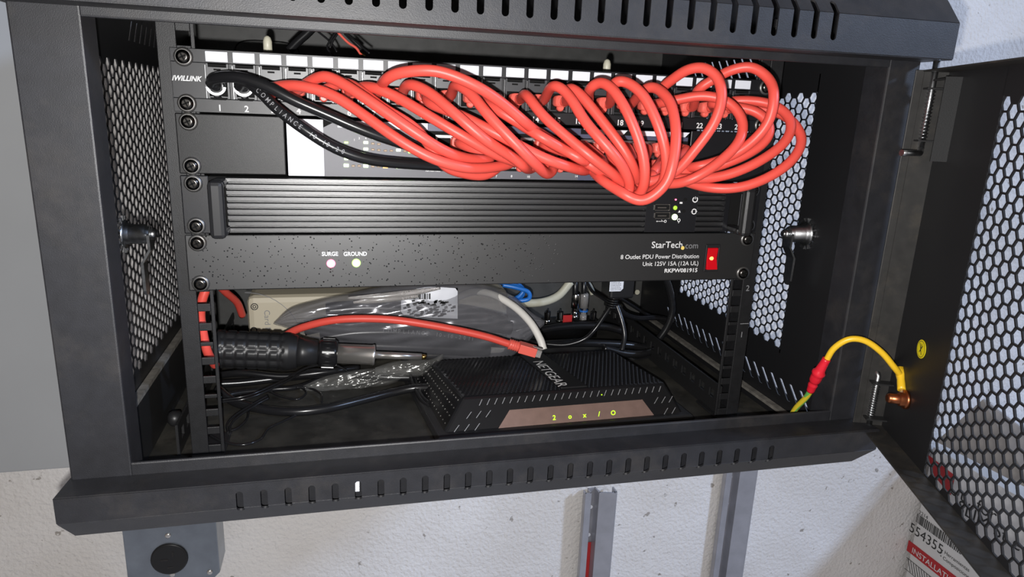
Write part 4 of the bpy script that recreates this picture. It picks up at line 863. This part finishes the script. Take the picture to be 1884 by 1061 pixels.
GW = 'thin black wires on the cabinet floor at the left'
for l, P_ in (('upper thin wire of the tied pair rising from the left rail to the screwdriver collar', [(404, 736, 14), (460, 726, 16), (520, 700, 20), (565, 676, 26), (610, 670, 26), (640, 682, 18)]),
              ('lower thin wire of the tied pair rising from the left rail', [(404, 740, 13), (460, 731, 15), (522, 704, 19), (567, 681, 24), (605, 680, 22)]),
              ('upper thin wire bending back in a short hook beside the left rail', [(420, 796, 3), (418, 780, 5), (432, 764, 7), (462, 745, 9), (492, 728, 12)]),
              ('lower thin wire bending back in a short hook beside the left rail', [(424, 798, 3), (424, 782, 5), (438, 766, 7), (468, 746, 9), (494, 732, 12)]),
              ('single thin wire curling along the front of the floor below the other wires', [(386, 800, 4), (410, 812, 3), (445, 818, 2), (478, 808, 2), (494, 788, 2), (520, 775, 2), (552, 760, 3)]),
              ('thin wire forming a small eye-shaped loop in the middle of the floor', [(496, 720, 4), (520, 730, 3), (548, 734, 3), (563, 722, 3), (550, 712, 4), (520, 715, 6)]),
              ('thin wire forming a round loop close to the left rail', [(440, 724, 6), (454, 745, 4), (455, 768, 3), (440, 785, 3), (425, 792, 3)]),
              ('thin black wire curving from the plastic scrap back to the left', [(592, 740, 2), (590, 724, 4), (570, 714, 4), (545, 712, 6)])):
    cable('thin_wire', l, fz(P_), 1.15, 'glossblack', 'wire', GW, sides=8)
# ---- wires hanging in the gap above the patch panel
for l, P_, r, m in (('flat black strap crossing the gap above the patch panel', [(532, 92, 120), (548, 76, 118), (566, 60, 116), (580, 45, 114)], 4.0, 'cable'),
                    ('thin black wire slanting down right above the patch panel', [(585, 58, 110), (600, 70, 108), (612, 82, 106), (620, 96, 104)], .9, 'cable'),
                    ('left wire of the crossed black pair above the patch panel', [(619, 58, 100), (608, 74, 98), (602, 88, 96), (614, 104, 92)], .9, 'cable'),
                    ('right wire of the crossed black pair above the patch panel', [(624, 58, 98), (613, 74, 96), (607, 88, 95)], .9, 'cable'),
                    ('salmon coloured wire end above port windows 6 and 7', [(622, 60, 90), (640, 78, 86), (655, 88, 82), (665, 102, 78)], 1.1, 'redboot'),
                    ('frayed orange wire end beside the salmon wire', [(655, 88, 82), (663, 96, 79), (673, 103, 76)], .6, 'gold'),
                    ('upper black wire ending right of the salmon wire', [(630, 55, 92), (650, 72, 88), (668, 88, 84), (680, 98, 80)], .9, 'cable'),
                    ('lower black wire ending right of the salmon wire', [(634, 62, 94), (650, 78, 90), (664, 92, 86)], .9, 'cable')):
    cable('thin_wire' if r < 3 else 'strap', l, fit(P_), r, m, 'wire' if r < 3 else 'strap', sides=8)
for u, v, l in ((492, 74, 'small pale rounded peg behind the label window of port 3'), (1117, 116, 'small pale rounded peg above the label window of port 17')):
    c = onY(u, v, 60); b = MB(); b.lathe((c[0], c[1], c[2]-12), (0, 0, 1), [(0, 3.5), (11, 3.5), (14, 2.6), (15.3, 1)], 14); tag(b.build('plastic_peg', 'ivory'), l, 'peg')
# ================================================================== outside the cabinet
JB = thing('junction_box', 'square galvanised outlet box with a round black socket on the wall below the cabinet', 'electrical box', (-358, 312, -725))
yb = 292; c0, c1 = onY(226, 990, yb), onY(398, 972, yb); x0, x1 = c0[0], c1[0]; z1 = -538; z0 = z1-(x1-x0)
cz = onY(312, 1027, yb)
pl = [(x0+8, z0), (x1-8, z0), (x1, z0+8), (x1, z1-8), (x1-8, z1), (x0+8, z1), (x0, z1-8), (x0, z0+8)]
b = MB(); b.prism([(x, yb, z) for x, z in pl], (0, 2, 0)); b.build('cover_plate', 'galv', JB, bevel=.8)
b = MB(); b.prism([(x*1.0, yb+2, z) for x, z in pl], (0, WY-yb-2, 0)); b.build('back_box', 'galv', JB)
b = MB(); b.lathe((cz[0], yb, cz[2]), (0, -1, 0), [(-1, 22.5), (2.0, 22), (2.6, 20.5)], 36); b.cur = 1; b.lathe((cz[0], yb-2.6, cz[2]), (0, -1, 0), [(0, 20.5), (.2, 20.4)], 36)
b.cur = 2; b.box(cz[0]-10, cz[0]-1, yb-3.1, yb-2.8, cz[2]-1, cz[2]+1.2); b.box(cz[0]+4, cz[0]+6, yb-3.1, yb-2.8, cz[2]+4, cz[2]+11); b.box(cz[0]-3, cz[0]+4, yb-3.1, yb-2.8, cz[2]-12, cz[2]-10.5)
b.build('socket', ['blackplastic', 'blackplastic', 'darkmetal'], JB)
for u, v in ((309, 985), (317, 1056), (386, 1052)):
    c = onY(u, v, yb); b = MB(); b.lathe(c, (0, -1, 0), [(0, 3.8), (1.2, 3.4), (1.8, 2)], 14); b.build('screw', 'chrome', JB)
def strut(label, u0, u1, v, y, bottom, sticker):
    a, c = onY(u0, v, y), onY(u1, v, y); zt = a[2]; X = a[0]; w = c[0]-a[0]; t = thing('metal_strut', label, 'strut', ((X+w/2), y+15, bottom))
    prof = [(0, 0), (.16*w, 0), (.16*w, 8), (.42*w, 12), (.42*w, 2), (w*.96, -4), (w*.96, 0), (w, 0), (w, -8), (.38*w, -2), (.34*w, 8), (.22*w, 6), (.22*w, -4), (0, -4)]
    # zig-zag sheet profile: lip, recessed web, raised flat face
    cl = [(0, 6), (0, -2), (.17*w, -2), (.17*w, 10), (.42*w, 12), (.46*w, -3), (.94*w, -8), (.94*w, -5), (w, -6), (w, 8)]
    th = 2.2; b = MB()
    for (p, q) in zip(cl, cl[1:]):
        p, q = Vector(p), Vector(q); d = (q-p).normalized(); nn = Vector((-d.y, d.x))*th/2; d = d*th*.3
        pts = [p-nn-d, q-nn+d, q+nn+d, p+nn-d]; b.prism([(X+s.x, y+s.y, bottom) for s in pts], (0, 0, zt-bottom))
    b.build('channel', 'alu', t)
    for dz in (32, 81, 130):
        b = MB(); b.lathe((X+.3*w, y+10, zt-dz), (0, -1, 0), [(0, 3.2), (.6, 3.2)], 14); b.build('bolt_hole', 'white', t)
    if sticker: b = MB(); b.box(X+.19*w, X+.40*w, y+8.4, y+9.0, bottom+10, zt-94); b.build('red_sticker', 'redmark', t)
strut('grey metal strut with a cut top and a red sticker, standing below the cabinet middle', 1077, 1131, 906, 318, -1100, True)
strut('taller grey metal strut running up behind the cabinet bottom, right of the red-stickered strut', 1345, 1398, 800, 326, -1100, False)
# grey painted cabinet at far left
yg = 262; gl = onY(60, 866, yg); GP = thing('metal_cabinet', 'plain grey painted metal cabinet on the wall left of the rack', 'cabinet', (-650, 300, gl[2]))
b = MB(); b.box(-900, -418, yg, WY-.5, gl[2], 700); b.build('body', 'greypanel', GP, bevel=2)
# carton at the right
CX = 862; CT = thing('cardboard_box', 'white printed carton with red instruction band and open brown flap behind the door', 'box', (CX+150, 120, -1250))
za = onX(1700, 812, CX)[2]
b = MB(); yA, yB = 326, -240; b.box(CX, CX+320, yB, yA, -1300, za); b.build('carton_body', 'carton', CT, bevel=2)
fl = [onX(1722, 812, CX-1), onX(1765, 738, CX+2), onX(1884, 832, CX+2), onX(1884+20, 905, CX-1)]
b = MB(); b.prism([fl[0], fl[3], (CX+50, fl[2][1], fl[2][2]), (CX+50, fl[1][1], fl[1][2])], (3, 0, 1)); b.build('flap', 'board', CT)
def cx_text(s, u, v, size, m='ink', name='printed_text', bold=0.0, dy=0.0, sx=1.0):
    o = onX(u, v, CX-.4); b = MB(); b.text(s, size, 0, 0, 0, frame=(o, (0, -1, dy), (0, 0, 1)), bold=bold, sx=sx); b.build(name, m, CT)
cx_text('554355', 1672, 975, 26, bold=.02, sx=.95)
cx_text('2214', 1690, 944, 10)
o = onX(1684, 962, CX-.4); b = MB(); random.seed(2); yy = o[1]
for k in range(34): w = random.choice((.8, 1.4, 2.2)); b.box(CX-.5, CX-.3, yy-w, yy, o[2]+3, o[2]+20); yy -= w+random.choice((.8, 1.6))
b.build('barcode', 'ink', CT)
q0, q1 = onX(1672, 993, CX-.4), onX(1668, 1012, CX-.4); b = MB(); b.box(CX-.6, CX-.2, yB+5, q0[1], q1[2], q0[2]); b.build('red_band', 'cartonred', CT)
o = onX(1674, 1010, CX-1); b = MB(); b.text('INSTALLATION INSTRUCTIONS', 15, 0, 0, 0, frame=((CX-.8, o[1]-4, q1[2]+(q0[2]-q1[2])*.2), (0, -1, 0), (0, 0, 1)), bold=.03); b.build('printed_text', 'paint', CT)
o = onX(1732, 1010, CX-.5)
for k, s in enumerate(('• Herramientas', '• Composiciones de los')): cx_text(s, 1733, 1018+9*k, 10) if False else cx_text(s, 1732-3*k, 1014+10*k, 9, bold=.03)
o = onX(1668, 1024, CX-.5); b = MB()
for k in range(12): b.prism([(CX-.5, o[1]-6*k-3, o[2]-2), (CX-.5, o[1]-6*k-4.5, o[2]-2), (CX-.5, o[1]-6*k-14.5, o[2]-22), (CX-.5, o[1]-6*k-13, o[2]-22)], (.1, 0, 0))
b.box(CX-.5, CX-.4, o[1]-90, o[1], o[2]-1.5, o[2]-.3); b.box(CX-.5, CX-.4, o[1]-90, o[1], o[2]-24, o[2]-23); b.build('line_drawing', 'ink', CT)
cx_text('Ut.. for', 1745, 905, 30, bold=.03); cx_text('SLIM St e', 1760, 938, 30, bold=.03)
q = onX(1706, 835, CX-.5); b = MB(); b.prism([(CX-.5, q[1], q[2]), (CX-.5, q[1]-60, q[2]-8), (CX-.5, q[1]-60, q[2]-45), (CX-.5, q[1]-22, q[2]-30)], (.2, 0, 0)); b.build('red_print', 'cartonred', CT)
# paper sliver showing in one vent slot
b = MB(); b.prism([(-124, -104, -301), (-118.5, -104, -301), (-118.5, -108, -282), (-123.5, -108, -282)], (0, 0.6, 0))
tag(b.build('paper_scrap', 'white'), 'white paper sliver caught behind a vent slot of the bottom hood', 'paper')
